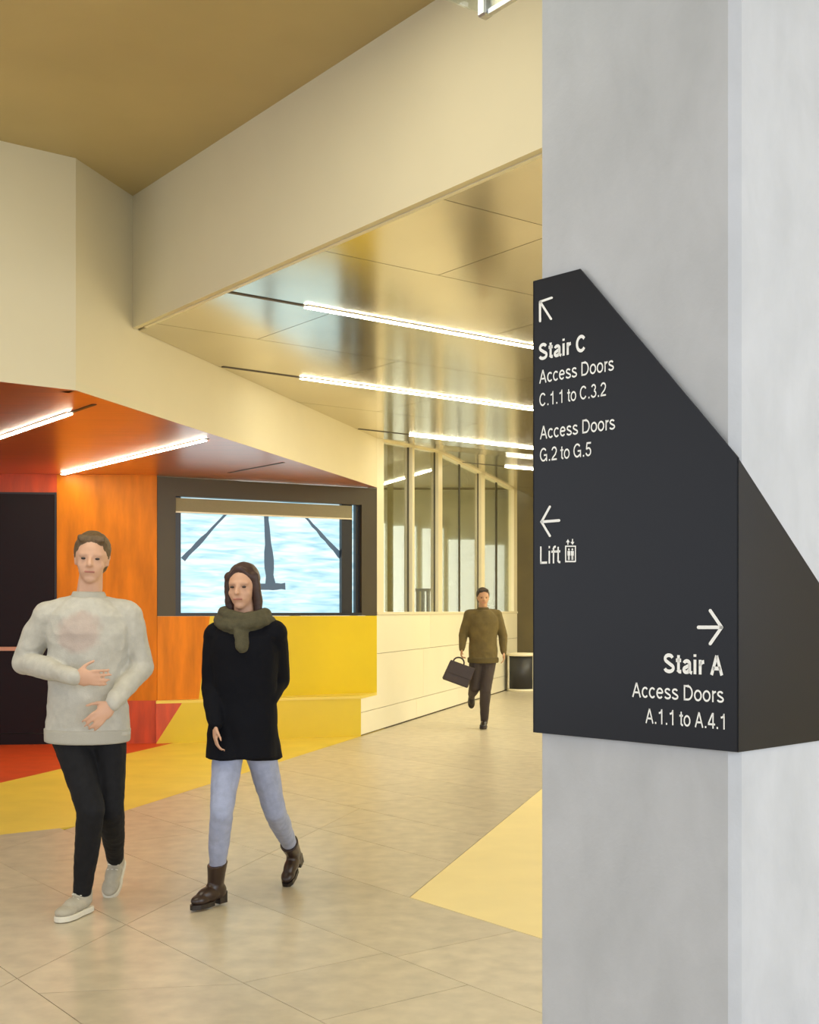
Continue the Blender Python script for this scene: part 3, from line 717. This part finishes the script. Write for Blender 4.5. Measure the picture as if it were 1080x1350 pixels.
def ell(bm, c, r, R=None, seg_=20):
    R = R or Matrix.Identity(3); c = Vector(c); rings = []
    n = 10
    V = []
    for j in range(n + 1):
        a_ = -math.pi / 2 + math.pi * j / n; cr = max(1e-3, math.cos(a_))
        V.append([bm.verts.new(c + R @ Vector((r[0] * cr * math.cos(2 * math.pi * i / seg_), r[1] * cr * math.sin(2 * math.pi * i / seg_), r[2] * math.sin(a_)))) for i in range(seg_)])
    for j in range(n):
        for i in range(seg_): bm.faces.new((V[j][i], V[j][(i + 1) % seg_], V[j + 1][(i + 1) % seg_], V[j + 1][i]))
    bm.faces.new(V[0][::-1]); bm.faces.new(V[-1])
def fuse(name, bm, voxel, smooth, matl, parent, fold=0.0, fscale=9.0, stretch=(1, 1, 0.5), cut=None):
    """all shapes of bm become one continuous skin"""
    me = bpy.data.meshes.new('tmp'); bmesh.ops.recalc_face_normals(bm, faces=bm.faces); bm.to_mesh(me); bm.free()
    o = bpy.data.objects.new('tmp', me); COL.objects.link(o)
    m = o.modifiers.new('r', 'REMESH'); m.mode = 'VOXEL'; m.voxel_size = voxel; m.use_smooth_shade = True
    s = o.modifiers.new('s', 'SMOOTH'); s.factor = 0.5; s.iterations = smooth
    dg = bpy.context.evaluated_depsgraph_get(); me2 = bpy.data.meshes.new_from_object(o.evaluated_get(dg)); bpy.data.objects.remove(o)
    me2.name = name
    if fold:
        ns = [v.normal.copy() for v in me2.vertices]
        for v, nn in zip(me2.vertices, ns):
            q_ = Vector((v.co.x * stretch[0], v.co.y * stretch[1], v.co.z * stretch[2] * 2)) * fscale
            f = noise.noise(q_) * 0.6 + (1 - abs(noise.noise(q_ * 1.7 + Vector((3, 1, 7))))) * 0.6 - 0.3
            v.co += nn * f * fold
    for p in me2.polygons: p.use_smooth = True
    me2.materials.clear()
    return link(name, me2, matl, parent)

def hand(bm, wr, d, palm_n, thumb, s=1.0, curl=0.5, grip=False):
    """palm and five separate fingers; thumb: side direction"""
    d = d.normalized(); t = (thumb - d * thumb.dot(d)).normalized(); pn = d.cross(t)
    if pn.dot(palm_n) < 0: pn = -pn
    pc = wr + d * 0.045 * s
    ell(bm, pc, (0.040 * s, 0.015 * s, 0.050 * s), Matrix((t, pn, d)).transposed(), 14)
    for off, ln in ((0.030, 0.072), (0.010, 0.080), (-0.010, 0.075), (-0.029, 0.060)):
        p = wr + d * 0.082 * s + t * off * s; dirv = (d + t * off * 2.2).normalized(); cu = curl; r = 0.0085 * s
        for k_, fr in enumerate((0.45, 0.32, 0.23)):
            ax = dirv.cross(pn).normalized(); dirv = (Matrix.Rotation(cu * (0.9 if k_ else 0.6), 3, ax) @ dirv)
            q_ = p + dirv * ln * fr * s; capsule(bm, p, r, q_, r * 0.9, 8); p = q_; r *= 0.9
            cu = curl
    p = wr + d * 0.022 * s + t * 0.028 * s; dirv = (d * 0.75 + t * 0.75 + pn * 0.25).normalized(); r = 0.0105 * s
    for ln in (0.032, 0.026, 0.020):
        q_ = p + dirv * ln * s; capsule(bm, p, r, q_, r * 0.88, 8); p = q_; r *= 0.88; dirv = (dirv + d * 0.35 + pn * 0.12).normalized()

def figure(name, J, label, mats, female=False, s=1.0, vox=0.0065, look=None, top='sweater', shoe='sneaker', hands=(0.5, 0.5), hair='short', foldtop=0.010, seated=False):
    foot_z = 0.0
    base = Vector((J['hipL'] + J['hipR']) / 2); base.z = 0
    R = empty(name, base); tag(R, label, 'person')
    side = (J['shR'] - J['shL']).normalized()            # towards the figure's image-right
    up = (J['neck'] - (J['hipL'] + J['hipR']) / 2).normalized()
    side = (side - up * side.dot(up)).normalized()
    fwd = side.cross(up)                                 # candidate forward
    if fwd.y > 0: fwd = -fwd
    if look is None: look = fwd
    # --- body: one continuous skin
    bm = bmesh.new()
    pel = (J['hipL'] + J['hipR']) / 2; nk = J['neck']; k_ = 0.92 if female else 1.0
    def tor(bm, g, hip=1.0, lo=0.0, hem=None):
        rings = []
        prof = [(-0.10, .110, .085), (-0.02, .158 * hip, .108), (0.12, .160 * hip, .112), (0.32, .138, .100), (0.52, .150, .108), (0.72, .170, .116), (0.86, .165, .103), (0.95, .110, .080), (1.0, .062, .060)]
        L_ = (nk - pel)
        for t_, rx, ry in prof:
            if t_ < lo: continue
            c = pel + L_ * t_ + fwd * (0.012 * math.sin(t_ * 3))
            rings.append((c, (rx * s + g) * k_, (ry * s + g) * k_))
        if hem:
            c0 = rings[0]; rings = [(c0[0] - L_.normalized() * hem, c0[1] * 0.99, c0[2])] + rings
        loft(bm, rings, side, fwd, 28)
    tor(bm, 0.0)
    HC = J['head']; lf = look.normalized(); hu = (HC - nk).normalized(); hu = (hu * 0.5 + Vector((0, 0, 1)) * 0.5); hu = (hu - lf * hu.dot(lf)).normalized(); hs = lf.cross(hu)
    HR = Matrix((hs, lf, hu)).transposed()                # columns: side, forward, up
    def hp(x, y, z): return HC + HR @ Vector((x, y, z)) * s
    hk = 0.95 if female else 1.0
    capsule(bm, nk - up * 0.03, 0.062 * s * k_, HC - hu * 0.05 * s - lf * 0.012, 0.052 * s * k_)
    ell(bm, hp(0, -0.012, 0.022), tuple(v * s * hk for v in (0.076, 0.094, 0.094)), HR, 24)     # skull
    ell(bm, hp(0, 0.022, -0.035), tuple(v * s * hk for v in (0.058, 0.062, 0.075)), HR, 24)     # face
    ell(bm, hp(0, 0.050, -0.092), tuple(v * s * hk for v in (0.028, 0.024, 0.020)), HR)         # chin
    for sx in (-1, 1):
        ell(bm, hp(sx * 0.040, 0.040, -0.030), tuple(v * s for v in (0.020, 0.026, 0.026)), HR)  # cheek
        capsule(bm, hp(sx * 0.012, 0.076, 0.020), 0.010 * s, hp(sx * 0.046, 0.062, 0.018), 0.008 * s, 8)  # brow
        capsule(bm, hp(sx * 0.076, -0.010, 0.016), 0.010 * s, hp(sx * 0.073, -0.004, -0.026), 0.008 * s, 8, 0.6)  # ear
    capsule(bm, hp(0, 0.082, 0.006), 0.008 * s, hp(0, 0.100, -0.028), 0.012 * s, 10)            # nose
    for sx in (-1, 1): capsule(bm, hp(sx * 0.012, 0.084, -0.031), 0.007 * s, hp(sx * 0.009, 0.088, -0.030), 0.006 * s, 8)
    capsule(bm, hp(-0.020, 0.074, -0.060), 0.007 * s, hp(0.020, 0.074, -0.060), 0.007 * s, 8)
    for S_ in 'LR':
        sgn = -1 if S_ == 'L' else 1
        capsule(bm, nk - up * 0.045 * s + side * sgn * 0.05, 0.05 * s, J['sh' + S_], 0.052 * s * k_)
        capsule(bm, J['sh' + S_], 0.054 * s * k_, J['el' + S_], 0.040 * s * k_)
        capsule(bm, J['el' + S_], 0.041 * s * k_, J['wr' + S_], 0.026 * s * k_)
        hd = J.get('hd' + S_, (J['wr' + S_] - J['el' + S_])).normalized()
        hand(bm, J['wr' + S_], hd, J.get('pn' + S_, Vector((0, 1, 0))), J.get('th' + S_, fwd), s * (0.92 if female else 1.0), hands[0 if S_ == 'L' else 1])
        lk = 0.86 if female else 0.95
        capsule(bm, J['hip' + S_], 0.092 * s * lk, J['kn' + S_], 0.056 * s * lk)
        mid = J['kn' + S_].lerp(J['an' + S_], 0.32)
        capsule(bm, J['kn' + S_], 0.056 * s * lk, mid, 0.054 * s * lk); capsule(bm, mid, 0.054 * s * lk, J['an' + S_], 0.030 * s)
        fd_ = J.get('fd' + S_, J['toe' + S_] - J['an' + S_]).copy()
        if 'fd' + S_ not in J: fd_.z = 0
        un_ = J.get('up' + S_, Vector((0, 0, 1))).normalized(); fd_.normalize(); fd_ = (fd_ - un_ * fd_.dot(un_)).normalized()
        of_ = J['an' + S_] - un_ * (0.115 if shoe == 'boot' else 0.085) * s
        z1_, z2_ = (0.055, 0.034) if shoe == 'boot' else (0.050, 0.040)
        capsule(bm, J['an' + S_], 0.029 * s, of_ + un_ * z1_ + fd_ * 0.0, 0.024 * s); capsule(bm, of_ + un_ * z1_, 0.024 * s, of_ + un_ * z2_ + fd_ * 0.115, 0.014 * s)
    fuse('body', bm, vox, 3, mats['skin'], R)
    # --- eyes and lips
    for sx in (-1, 1):
        b2 = bmesh.new(); ell(b2, hp(sx * 0.031, 0.072, 0.000), (0.011 * s, 0.007 * s, 0.0055 * s), HR, 12)
        me = bpy.data.meshes.new('eye'); b2.to_mesh(me); b2.free(); e_ = link('eye', me, mats['eye'], R)
    b2 = bmesh.new(); capsule(b2, hp(-0.019, 0.079, -0.060), 0.0045 * s, hp(0.019, 0.079, -0.060), 0.0045 * s, 8)
    me = bpy.data.meshes.new('lips'); b2.to_mesh(me); b2.free(); link('lips', me, mats['lips'], R)
    # --- hair
    b2 = bmesh.new()
    ell(b2, hp(0, -0.026, 0.042), tuple(v * s * hk for v in (0.084, 0.095, 0.090)), HR, 24)
    ell(b2, hp(0, -0.055, 0.005), tuple(v * s * hk for v in (0.076, 0.060, 0.090)), HR, 20)
    if hair == 'short':
        for sx in (-1, 1): capsule(b2, hp(sx * 0.068, -0.005, 0.04), 0.016 * s, hp(sx * 0.072, -0.004, 0.005), 0.008 * s, 8)
        for i in range(7): capsule(b2, hp(-0.05 + 0.0167 * i, 0.045, 0.095), 0.015 * s, hp(-0.055 + 0.0167 * i, 0.058, 0.083), 0.008 * s, 8)
    else:
        for sx in (-1, 1):
            capsule(b2, hp(sx * 0.060, 0.010, 0.05), 0.030 * s, hp(sx * 0.074, -0.012, -0.07), 0.024 * s, 10)
            capsule(b2, hp(sx * 0.074, -0.012, -0.07), 0.024 * s, hp(sx * 0.070, -0.020, -0.15), 0.020 * s, 10)
        capsule(b2, hp(0, -0.06, 0.0), 0.065 * s, hp(0, -0.06, -0.15), 0.05 * s, 14)
        for sx in (-1, 1): capsule(b2, hp(sx * 0.008, 0.055, 0.092), 0.014 * s, hp(sx * 0.062, 0.034, 0.045), 0.011 * s, 10)
    fuse('hair', b2, vox * 0.9, 2, mats['hair'], R, fold=0.004, fscale=40)
    # --- upper garment
    g = {'sweater': 0.023, 'coat': 0.028, 'shirt': 0.022}[top]
    b2 = bmesh.new(); L_ = nk - pel
    hemd = {'sweater': 0.03, 'coat': 0.10, 'shirt': 0.0}[top]
    prof = [(0.0, .168, .125), (0.12, .170, .125), (0.32, .158, .118), (0.52, .166, .124), (0.72, .182, .130), (0.85, .176, .116), (0.93, .125, .095), (0.985, .078, .078)]
    rings = [(pel - up * hemd, .172 * s + g, .130 * s + g)] if hemd else []
    rings[0:0] = []
    for t_, rx, ry in prof: rings.append((pel + L_ * t_, (rx * s) * k_ + g * 0.55, (ry * s) * k_ + g * 0.55))
    if top == 'coat': rings[0] = (rings[0][0], .150 * s + g, .115 * s + g)
    loft(b2, rings, side, fwd, 32)
    if top == 'coat':
        for S_ in 'LR': loft(b2, [(J['hip' + S_].lerp(J['kn' + S_], 0.30), .105 * s, .112 * s), (J['hip' + S_].lerp(J['kn' + S_], 0.0), .112 * s, .122 * s), (J['hip' + S_] + up * 0.12, .09 * s, .10 * s)], side, fwd, 24)
    else:
        for S_ in 'LR': loft(b2, [(J['hip' + S_] - up * 0.035, .108 * s, .118 * s), (J['hip' + S_] + up * 0.10, .095 * s, .10 * s)], side, fwd, 24)
    for S_ in 'LR':
        sgn = -1 if S_ == 'L' else 1
        capsule(b2, nk - up * 0.06 * s + side * sgn * 0.06, 0.052 * s + g * 0.5, J['sh' + S_], 0.058 * s * k_ + g * 0.6)
        capsule(b2, J['sh' + S_], 0.058 * s * k_ + g * 0.5, J['el' + S_], 0.043 * s * k_ + g * 0.6)
        capsule(b2, J['el' + S_], 0.043 * s * k_ + g * 0.6, J['el' + S_].lerp(J['wr' + S_], 0.88), 0.030 * s * k_ + g * 0.45)
        cf = J['el' + S_].lerp(J['wr' + S_], 0.92); capsule(b2, cf, 0.028 * s * k_ + g * 0.4, J['el' + S_].lerp(J['wr' + S_], 0.98), 0.027 * s * k_ + g * 0.35)
    fuse({'sweater': 'sweatshirt', 'coat': 'jacket', 'shirt': 'shirt'}[top], b2, vox, 2, mats['top'], R, fold=foldtop, fscale=8)
    if top == 'sweater':
        for t_, nm in ((-0.03, 'hem_band'),):
            b2 = bmesh.new(); c = pel - up * (hemd + 0.005)
            loft(b2, [(c - up * 0.035, .160 * s + g, .120 * s + g), (c - up * 0.03, .172 * s + g, .130 * s + g), (c + up * 0.03, .174 * s + g, .132 * s + g)], side, fwd, 32)
            fuse(nm, b2, vox, 2, mats['band'], R)
        b2 = bmesh.new(); c = nk + up * 0.0
        loft(b2, [(c - up * 0.03, .092 * s, .088 * s), (c + up * 0.022, .072 * s, .074 * s)], side, fwd, 24); fuse('collar', b2, vox, 2, mats['band'], R)
    if 'scarf' in mats:
        b2 = bmesh.new()
        for j in range(3):
            n = 14; rr = 0.088 + 0.022 * (j == 1); zz = -0.055 + 0.034 * j
            for i in range(n):
                a0, a1 = 2 * math.pi * i / n, 2 * math.pi * (i + 1) / n
                f_ = lambda a: nk + up * (zz + 0.012 * math.sin(2 * a + j)) + side * rr * 1.12 * math.cos(a) + fwd * rr * math.sin(a)
                capsule(b2, f_(a0), 0.028, f_(a1), 0.028, 8)
        capsule(b2, nk + fwd * 0.10 - up * 0.06 + side * 0.02, 0.045, nk + fwd * 0.120 - up * 0.12 + side * 0.03, 0.040, 10, 0.6)
        fuse('scarf', b2, vox, 2, mats['scarf'], R, fold=0.008, fscale=16)
    # --- trousers
    b2 = bmesh.new(); tg = mats.get('leg_loose', 0.010)
    loft(b2, [(pel - up * 0.09, (.115 * s) * k_ + tg, .092 * s + tg), (pel - up * 0.02, .160 * s * k_ + tg, .110 * s + tg), (pel + up * 0.09, .150 * s * k_ + tg, .108 * s + tg), (pel + up * 0.10, .130 * s * k_ + tg, .09 * s + tg)], side, fwd, 28)
    for S_ in 'LR':
        mid = J['kn' + S_].lerp(J['an' + S_], 0.32); cu = J['kn' + S_].lerp(J['an' + S_], mats.get('cuff', 0.95))
        capsule(b2, J['hip' + S_], 0.088 * s + tg, J['kn' + S_], 0.058 * s + tg)
        capsule(b2, J['kn' + S_], 0.058 * s + tg, mid, 0.055 * s + tg); capsule(b2, mid, 0.055 * s + tg, cu, 0.038 * s + tg * 0.8)
    fuse('trousers', b2, vox, 2, mats['trousers'], R, fold=0.006, fscale=12)
    # --- shoes
    if not seated:
        for S_ in 'LR':
            an, toe = J['an' + S_], J['toe' + S_]; fd = (toe - an); fd.z = 0; fd.normalize()
            dv = (toe - an).normalized()
            if 'fd' + S_ in J: fd = J['fd' + S_].normalized()
            sd = fd.cross(Vector((0, 0, 1))).normalized()
            un = J.get('up' + S_, Vector((0, 0, 1))).normalized(); fd = (fd - un * fd.dot(un)).normalized(); sd = fd.cross(un)
            FR = Matrix((sd, fd, un)).transposed(); hgt = J.get('lift' + S_, None)
            o_ = an - un * (0.085 if shoe != 'boot' else 0.115) * s
            def sp(x, y, z): return o_ + FR @ Vector((x, y, z)) * s
            b2 = bmesh.new(); W_ = 0.9 if female else 1.0
            if shoe == 'boot':
                shd = (J['kn' + S_] - an).normalized(); sx_ = FR @ Vector((1, 0, 0)); sy_ = shd.cross(sx_).normalized()
                loft(b2, [(sp(0, -.012, .040), .034, .042), (an - shd * 0.03, .037, .044), (an + shd * 0.04, .042, .046), (an + shd * 0.105, .049, .051)], sx_, sy_, 20)
                ell(b2, sp(0, .045, .056), (.036, .085, .040), FR); ell(b2, sp(0, .110, .040), (.035, .056, .028), FR); ell(b2, sp(0, -.015, .062), (.034, .047, .042), FR); ell(b2, sp(0, .01, .085), (.033, .05, .04), FR)
            else:
                ell(b2, sp(0, .0, .060), (.038, .062, .042), FR); ell(b2, sp(0, .055, .052), (.041, .080, .038), FR); ell(b2, sp(0, .125, .038), (.043, .062, .027), FR)
                loft(b2, [(sp(0, -.005, .05), .040, .055), (sp(0, -.005, .105), .043, .052)], FR @ Vector((1, 0, 0)), FR @ Vector((0, 1, 0)), 20)
            sh = fuse('boot' if shoe == 'boot' else 'shoe', b2, vox * 0.8, 2, mats['shoe'], R)
            b2 = bmesh.new(); X_, Y_ = FR @ Vector((1, 0, 0)), FR @ Vector((0, 1, 0)); out = []
            for y, wd in ((-.062, .018), (-.052, .032), (-.02, .037), (.04, .038), (.10, .046), (.15, .042), (.175, .028), (.187, .012)): out.append((y, wd * W_))
            pts = [(w_, y) for y, w_ in out] + [(-w_, y) for y, w_ in out[::-1]]
            if shoe == 'boot':
                pts = [(x_ * 0.84, y_ * 0.93) for x_, y_ in pts]
                pts2 = [(x_, y_) for x_, y_ in pts if y_ > -0.0]
                slab('sole', [sp(x_, y_, 0.0) for x_, y_ in pts2], FR @ Vector((0, 0, 0.022)), mats['sole'], sh)
                hl = [(x_, y_) for x_, y_ in pts if y_ < 0.03]
                slab('heel', [sp(x_, y_, 0.0) for x_, y_ in [(-.026, -.055), (.026, -.055), (.028, 0.0), (-.028, 0.0)]], FR @ Vector((0, 0, 0.055)), mats['sole'], sh)
                b2.free()
            else:
                b2.free(); slab('sole', [sp(x_, y_, 0.0) for x_, y_ in pts], FR @ Vector((0, 0, 0.026)), mats['sole'], sh, bevel=0.004)
                b3 = bmesh.new()
                for i in range(4):
                    yy = .040 + .022 * i; zz = .100 - .013 * i
                    capsule(b3, sp(-.024, yy, zz - .006), .0035, sp(.0, yy + .004, zz), .0035, 6); capsule(b3, sp(.0, yy + .004, zz), .0035, sp(.024, yy, zz - .006), .0035, 6)
                me = bpy.data.meshes.new('laces'); b3.to_mesh(me); b3.free(); link('laces', me, mats['laces'], sh)
    return R, fwd, side

skin1 = mat('skin_light', (0.62, 0.36, 0.24), 0.5, var=0.05, scale=12)
skin2 = mat('skin_tan', (0.48, 0.27, 0.16), 0.5, var=0.05, scale=12)
eye = mat('eye_dark', (0.03, 0.02, 0.018), 0.2); lips = mat('lips_rose', (0.42, 0.16, 0.12), 0.45)
def sweat_mat():
    m = mat('grey_sweat_fabric', (0.52, 0.50, 0.44), 0.85, var=0.10, scale=30, bump=0.25, bscale=220)
    nt = m.node_tree; N, L = nt.nodes, nt.links; b = N['Principled BSDF']
    src = b.inputs['Base Color'].links[0].from_socket
    tc = N.new('ShaderNodeTexCoord'); mp = N.new('ShaderNodeMapping'); mp.inputs['Location'].default_value = (-0.0, 0.0, -1.30 / 0.13)
    mp.inputs['Scale'].default_value = (1 / 0.15, 1 / 0.6, 1 / 0.13); L.new(tc.outputs['Object'], mp.inputs[0])
    g = N.new('ShaderNodeTexGradient'); g.gradient_type = 'SPHERICAL'; L.new(mp.outputs[0], g.inputs[0])
    nz = N.new('ShaderNodeTexNoise'); nz.inputs['Scale'].default_value = 14; L.new(tc.outputs['Object'], nz.inputs['Vector'])
    mu = N.new('ShaderNodeMath'); mu.operation = 'MULTIPLY'; L.new(g.outputs[0], mu.inputs[0]); L.new(nz.outputs[0], mu.inputs[1])
    rp_ = N.new('ShaderNodeValToRGB'); rp_.color_ramp.elements[0].position = 0.08; rp_.color_ramp.elements[1].position = 0.2; L.new(mu.outputs[0], rp_.inputs[0])
    mm = N.new('ShaderNodeMath'); mm.operation = 'MULTIPLY'; mm.inputs[1].default_value = 0.32; L.new(rp_.outputs[0], mm.inputs[0])
    mx = N.new('ShaderNodeMix'); mx.data_type = 'RGBA'; L.new(mm.outputs[0], mx.inputs[0]); L.new(src, mx.inputs[6]); mx.inputs[7].default_value = (0.45, 0.22, 0.18, 1)
    L.new(mx.outputs[2], b.inputs['Base Color']); return m

# man in the grey sweatshirt, striding at the left
Y1 = 5.62
J = dict(head=at(121, 737, Y1 - 0.03), neck=at(117, 786, Y1), shL=at(62, 813, Y1 - 0.02), shR=at(167, 812, Y1 + 0.04),
         elL=at(32, 872, Y1 + 0.02), wrL=at(98, 893, Y1 - 0.26), elR=at(186, 880, Y1 + 0.08), wrR=at(148, 928, Y1 - 0.18),
         hipL=at(90, 958, Y1), hipR=at(141, 958, Y1 + 0.02), knL=at(120, 1066, Y1 - 0.16), anL=at(108, 1181, Y1 - 0.02),
         knR=at(146, 1068, Y1 - 0.02), anR=at(152, 1130, Y1 + 0.40))
J['knL'].z = 0.50; J['anL'].z = 0.088
J['toeL'] = J['anL'] + Vector((-0.06, -0.17, -0.055)); J['anR'].z = 0.165
J['toeR'] = J['anR'] + Vector((-0.01, -0.12, -0.12)); J['fdR'] = Vector((-0.05, -1, -0.75)); J['upR'] = Vector((-0.0, -0.75, 1)).normalized()
J['hdR'] = Vector((-0.09, -0.06, -0.10)); J['thR'] = Vector((-1, -0.5, 0.6)); J['pnR'] = Vector((0.2, 1, 0))
J['hdL'] = Vector((1, -0.05, -0.02)); J['thL'] = Vector((0, -0.1, 1)); J['pnL'] = Vector((0, 1, 0))
figure('person', J, 'person in a light grey sweatshirt and dark trousers, striding at the far left',
       dict(skin=skin1, eye=eye, lips=lips, hair=mat('hair_brown', (0.12, 0.07, 0.03), 0.6, var=0.3, scale=60), top=sweat_mat(), band=mat('grey_rib', (0.45, 0.43, 0.37), 0.9, bump=0.3, bscale=300),
            trousers=mat('charcoal_denim', (0.012, 0.012, 0.014), 0.8, spec=0.2, var=0.2, scale=30, bump=0.2, bscale=300), shoe=mat('pale_canvas', (0.46, 0.42, 0.33), 0.8, var=0.15, scale=20),
            sole=mat('rubber_white', (0.70, 0.66, 0.55), 0.6), laces=mat('lace_white', (0.75, 0.72, 0.62), 0.8), leg_loose=0.004), s=1.0, foldtop=0.014, hands=(0.25, 0.35))

# woman in the dark jacket
Y2 = 5.72
J = dict(head=at(320, 774, Y2 - 0.02), neck=at(323, 815, Y2), shL=at(287, 838, Y2 + 0.03), shR=at(360, 836, Y2 - 0.02),
         elL=at(280, 905, Y2 + 0.02), wrL=at(284, 955, Y2 - 0.14), elR=at(368, 896, Y2 + 0.10), wrR=at(352, 926, Y2 - 0.03),
         hipL=at(303, 968, Y2), hipR=at(338, 968, Y2 + 0.02), knL=at(292, 1073, Y2 - 0.13), anL=at(285, 1168, Y2 + 0.04),
         knR=at(362, 1070, Y2 + 0.12), anR=at(386, 1128, Y2 + 0.52))
J['knL'].z = 0.47; J['anL'].z = 0.118; J['toeL'] = J['anL'] + Vector((-0.09, -0.13, -0.08)); J['anR'].z = 0.165
J['toeR'] = J['anR'] + Vector((-0.04, -0.11, -0.13)); J['fdR'] = Vector((-0.3, -1, -0.5)); J['upR'] = Vector((-0.15, -0.5, 1)).normalized()
J['hdL'] = Vector((0.02, -0.05, -1)); J['thL'] = Vector((0.3, -1, 0)); J['pnL'] = Vector((1, 0, 0))
J['hdR'] = Vector((-0.55, 0.05, -0.8)); J['thR'] = Vector((-0.4, -0.3, 0.6)); J['pnR'] = Vector((0, 1, 0))
figure('person', J, 'person in a black jacket, scarf, light blue jeans and brown ankle boots',
       dict(skin=skin1, eye=eye, lips=lips, hair=mat('hair_dark', (0.055, 0.026, 0.022), 0.5, var=0.3, scale=60), top=mat('black_wool', (0.005, 0.0055, 0.009), 0.85, spec=0.15, bump=0.25, bscale=250),
            scarf=mat('olive_grey_knit', (0.085, 0.075, 0.040), 0.9, var=0.2, scale=40, bump=0.4, bscale=160), trousers=mat('light_blue_denim', (0.36, 0.40, 0.56), 0.8, var=0.14, scale=25, bump=0.2, bscale=300),
            shoe=mat('dark_brown_leather', (0.035, 0.018, 0.012), 0.35), sole=mat('dark_sole', (0.02, 0.012, 0.008), 0.5), leg_loose=-0.001, cuff=0.93), female=True, s=0.94, top='coat', shoe='boot', hair='long', foldtop=0.008)

# man with the bag far down the corridor
Y3 = 14.4
J = dict(head=at(637, 788, Y3), neck=at(637, 803, Y3), shL=at(619, 811, Y3), shR=at(655, 811, Y3 + 0.03),
         elL=at(611, 836, Y3 + 0.03), wrL=at(609, 856, Y3 - 0.10), elR=at(663, 838, Y3 + 0.06), wrR=at(664, 860, Y3 + 0.0),
         hipL=at(629, 866, Y3), hipR=at(645, 866, Y3 + 0.02), knR=at(640, 910, Y3 - 0.06), anR=at(638.5, 951, Y3 + 0.02),
         knL=at(626, 906, Y3 + 0.0), anL=at(622, 916, Y3 + 0.42))
J['anR'].z = 0.088; J['toeR'] = J['anR'] + Vector((-0.03, -0.17, -0.055))
J['toeL'] = J['anL'] + Vector((0, 0.03, -0.15)); J['fdL'] = Vector((0, 0.1, -1)); J['upL'] = Vector((0, -1, -0.1))
J['hdL'] = Vector((-0.1, -0.2, -1)); J['thL'] = Vector((0, -1, 0)); J['pnL'] = Vector((1, 0, 0)); J['thR'] = Vector((0, -1, 0)); J['pnR'] = Vector((-1, 0, 0))
wrist = J['wrL'].copy()
figure('person', J, 'person in an olive brown sweater in the far corridor, carrying a dark bag',
       dict(skin=skin2, eye=eye, lips=lips, hair=mat('hair_black', (0.04, 0.025, 0.015), 0.6, var=0.3, scale=60), top=mat('olive_brown_knit', (0.13, 0.095, 0.03), 0.85, var=0.2, scale=12, bump=0.3, bscale=200),
            band=mat('olive_rib', (0.10, 0.075, 0.025), 0.9), trousers=mat('dark_brown_cotton', (0.045, 0.032, 0.028), 0.8, var=0.1), shoe=mat('black_leather', (0.02, 0.014, 0.012), 0.35), sole=mat('brown_sole', (0.03, 0.02, 0.015), 0.6),
            laces=mat('lace_dark', (0.12, 0.09, 0.07), 0.8), leg_loose=0.012), s=0.95, vox=0.009, hands=(1.3, 0.5), foldtop=0.008)
# the bag: hangs from the curled fingers, slightly tipped
hb = wrist + Vector((-0.02, -0.03, -0.105))
bag = empty('briefcase', hb - Vector((0, 0, 0.36))); tag(bag, 'dark brown briefcase hanging from the hand of the person in the far corridor', 'bag')
tl = math.radians(-20); RX = Matrix.Rotation(tl, 3, 'Y').inverted()
def bp_(x, y, z): return hb + RX @ Vector((x + 0.03, y, z))
bagm = mat('dark_brown_leather_bag', (0.035, 0.020, 0.016), 0.45, var=0.2, scale=14)
slab('bag_body', [bp_(-.15, -.05, -.30), bp_(.17, -.05, -.30), bp_(.17, -.05, -.06), bp_(-.13, -.05, -.06)], RX @ Vector((0, 0.10, 0)), bagm, bag, bevel=0.012)
slab('flap', [bp_(-.135, -.056, -.20), bp_(.172, -.056, -.20), bp_(.172, -.056, -.052), bp_(-.13, -.056, -.052)], RX @ Vector((0, 0.012, 0)), bagm, bag, bevel=0.004)
b2 = bmesh.new(); pr = None
for i in range(9):
    a_ = math.pi * i / 8; pt = bp_(-0.03 - 0.065 * math.cos(a_), 0, -0.055 + 0.062 * math.sin(a_))
    if pr is not None: capsule(b2, pr, 0.009, pt, 0.009, 8)
    pr = pt
me = bpy.data.meshes.new('handle'); b2.to_mesh(me); b2.free(); link('handle', me, bagm, bag)

# ---------------------------------------------------------------- glimpse behind the second pane: chair and a seated person
ch_ = empty('office_chair', (0.20, 17.6, 0)); tag(ch_, 'blue grey slatted high chair back behind the second pane', 'chair')
cm = mat('blue_grey_plastic', (0.34, 0.40, 0.52), 0.5)
for i in range(4): box('back_slat', (0.12 + 0.075 * i, 17.6, 1.44), (0.05, 0.03, 0.50), cm, ch_)
box('top_rail', (0.233, 17.6, 1.70), (0.30, 0.035, 0.04), cm, ch_); box('back_rail', (0.233, 17.6, 1.19), (0.30, 0.035, 0.04), cm, ch_)
box('seat', (0.233, 17.42, 0.72), (0.38, 0.38, 0.05), cm, ch_, bevel=0.01)
for sx in (-1, 1):
    box('leg', (0.233 + sx * 0.155, 17.6, 0.60), (0.03, 0.035, 1.20), cm, ch_); box('leg', (0.233 + sx * 0.155, 17.26, 0.35), (0.03, 0.03, 0.70), cm, ch_)
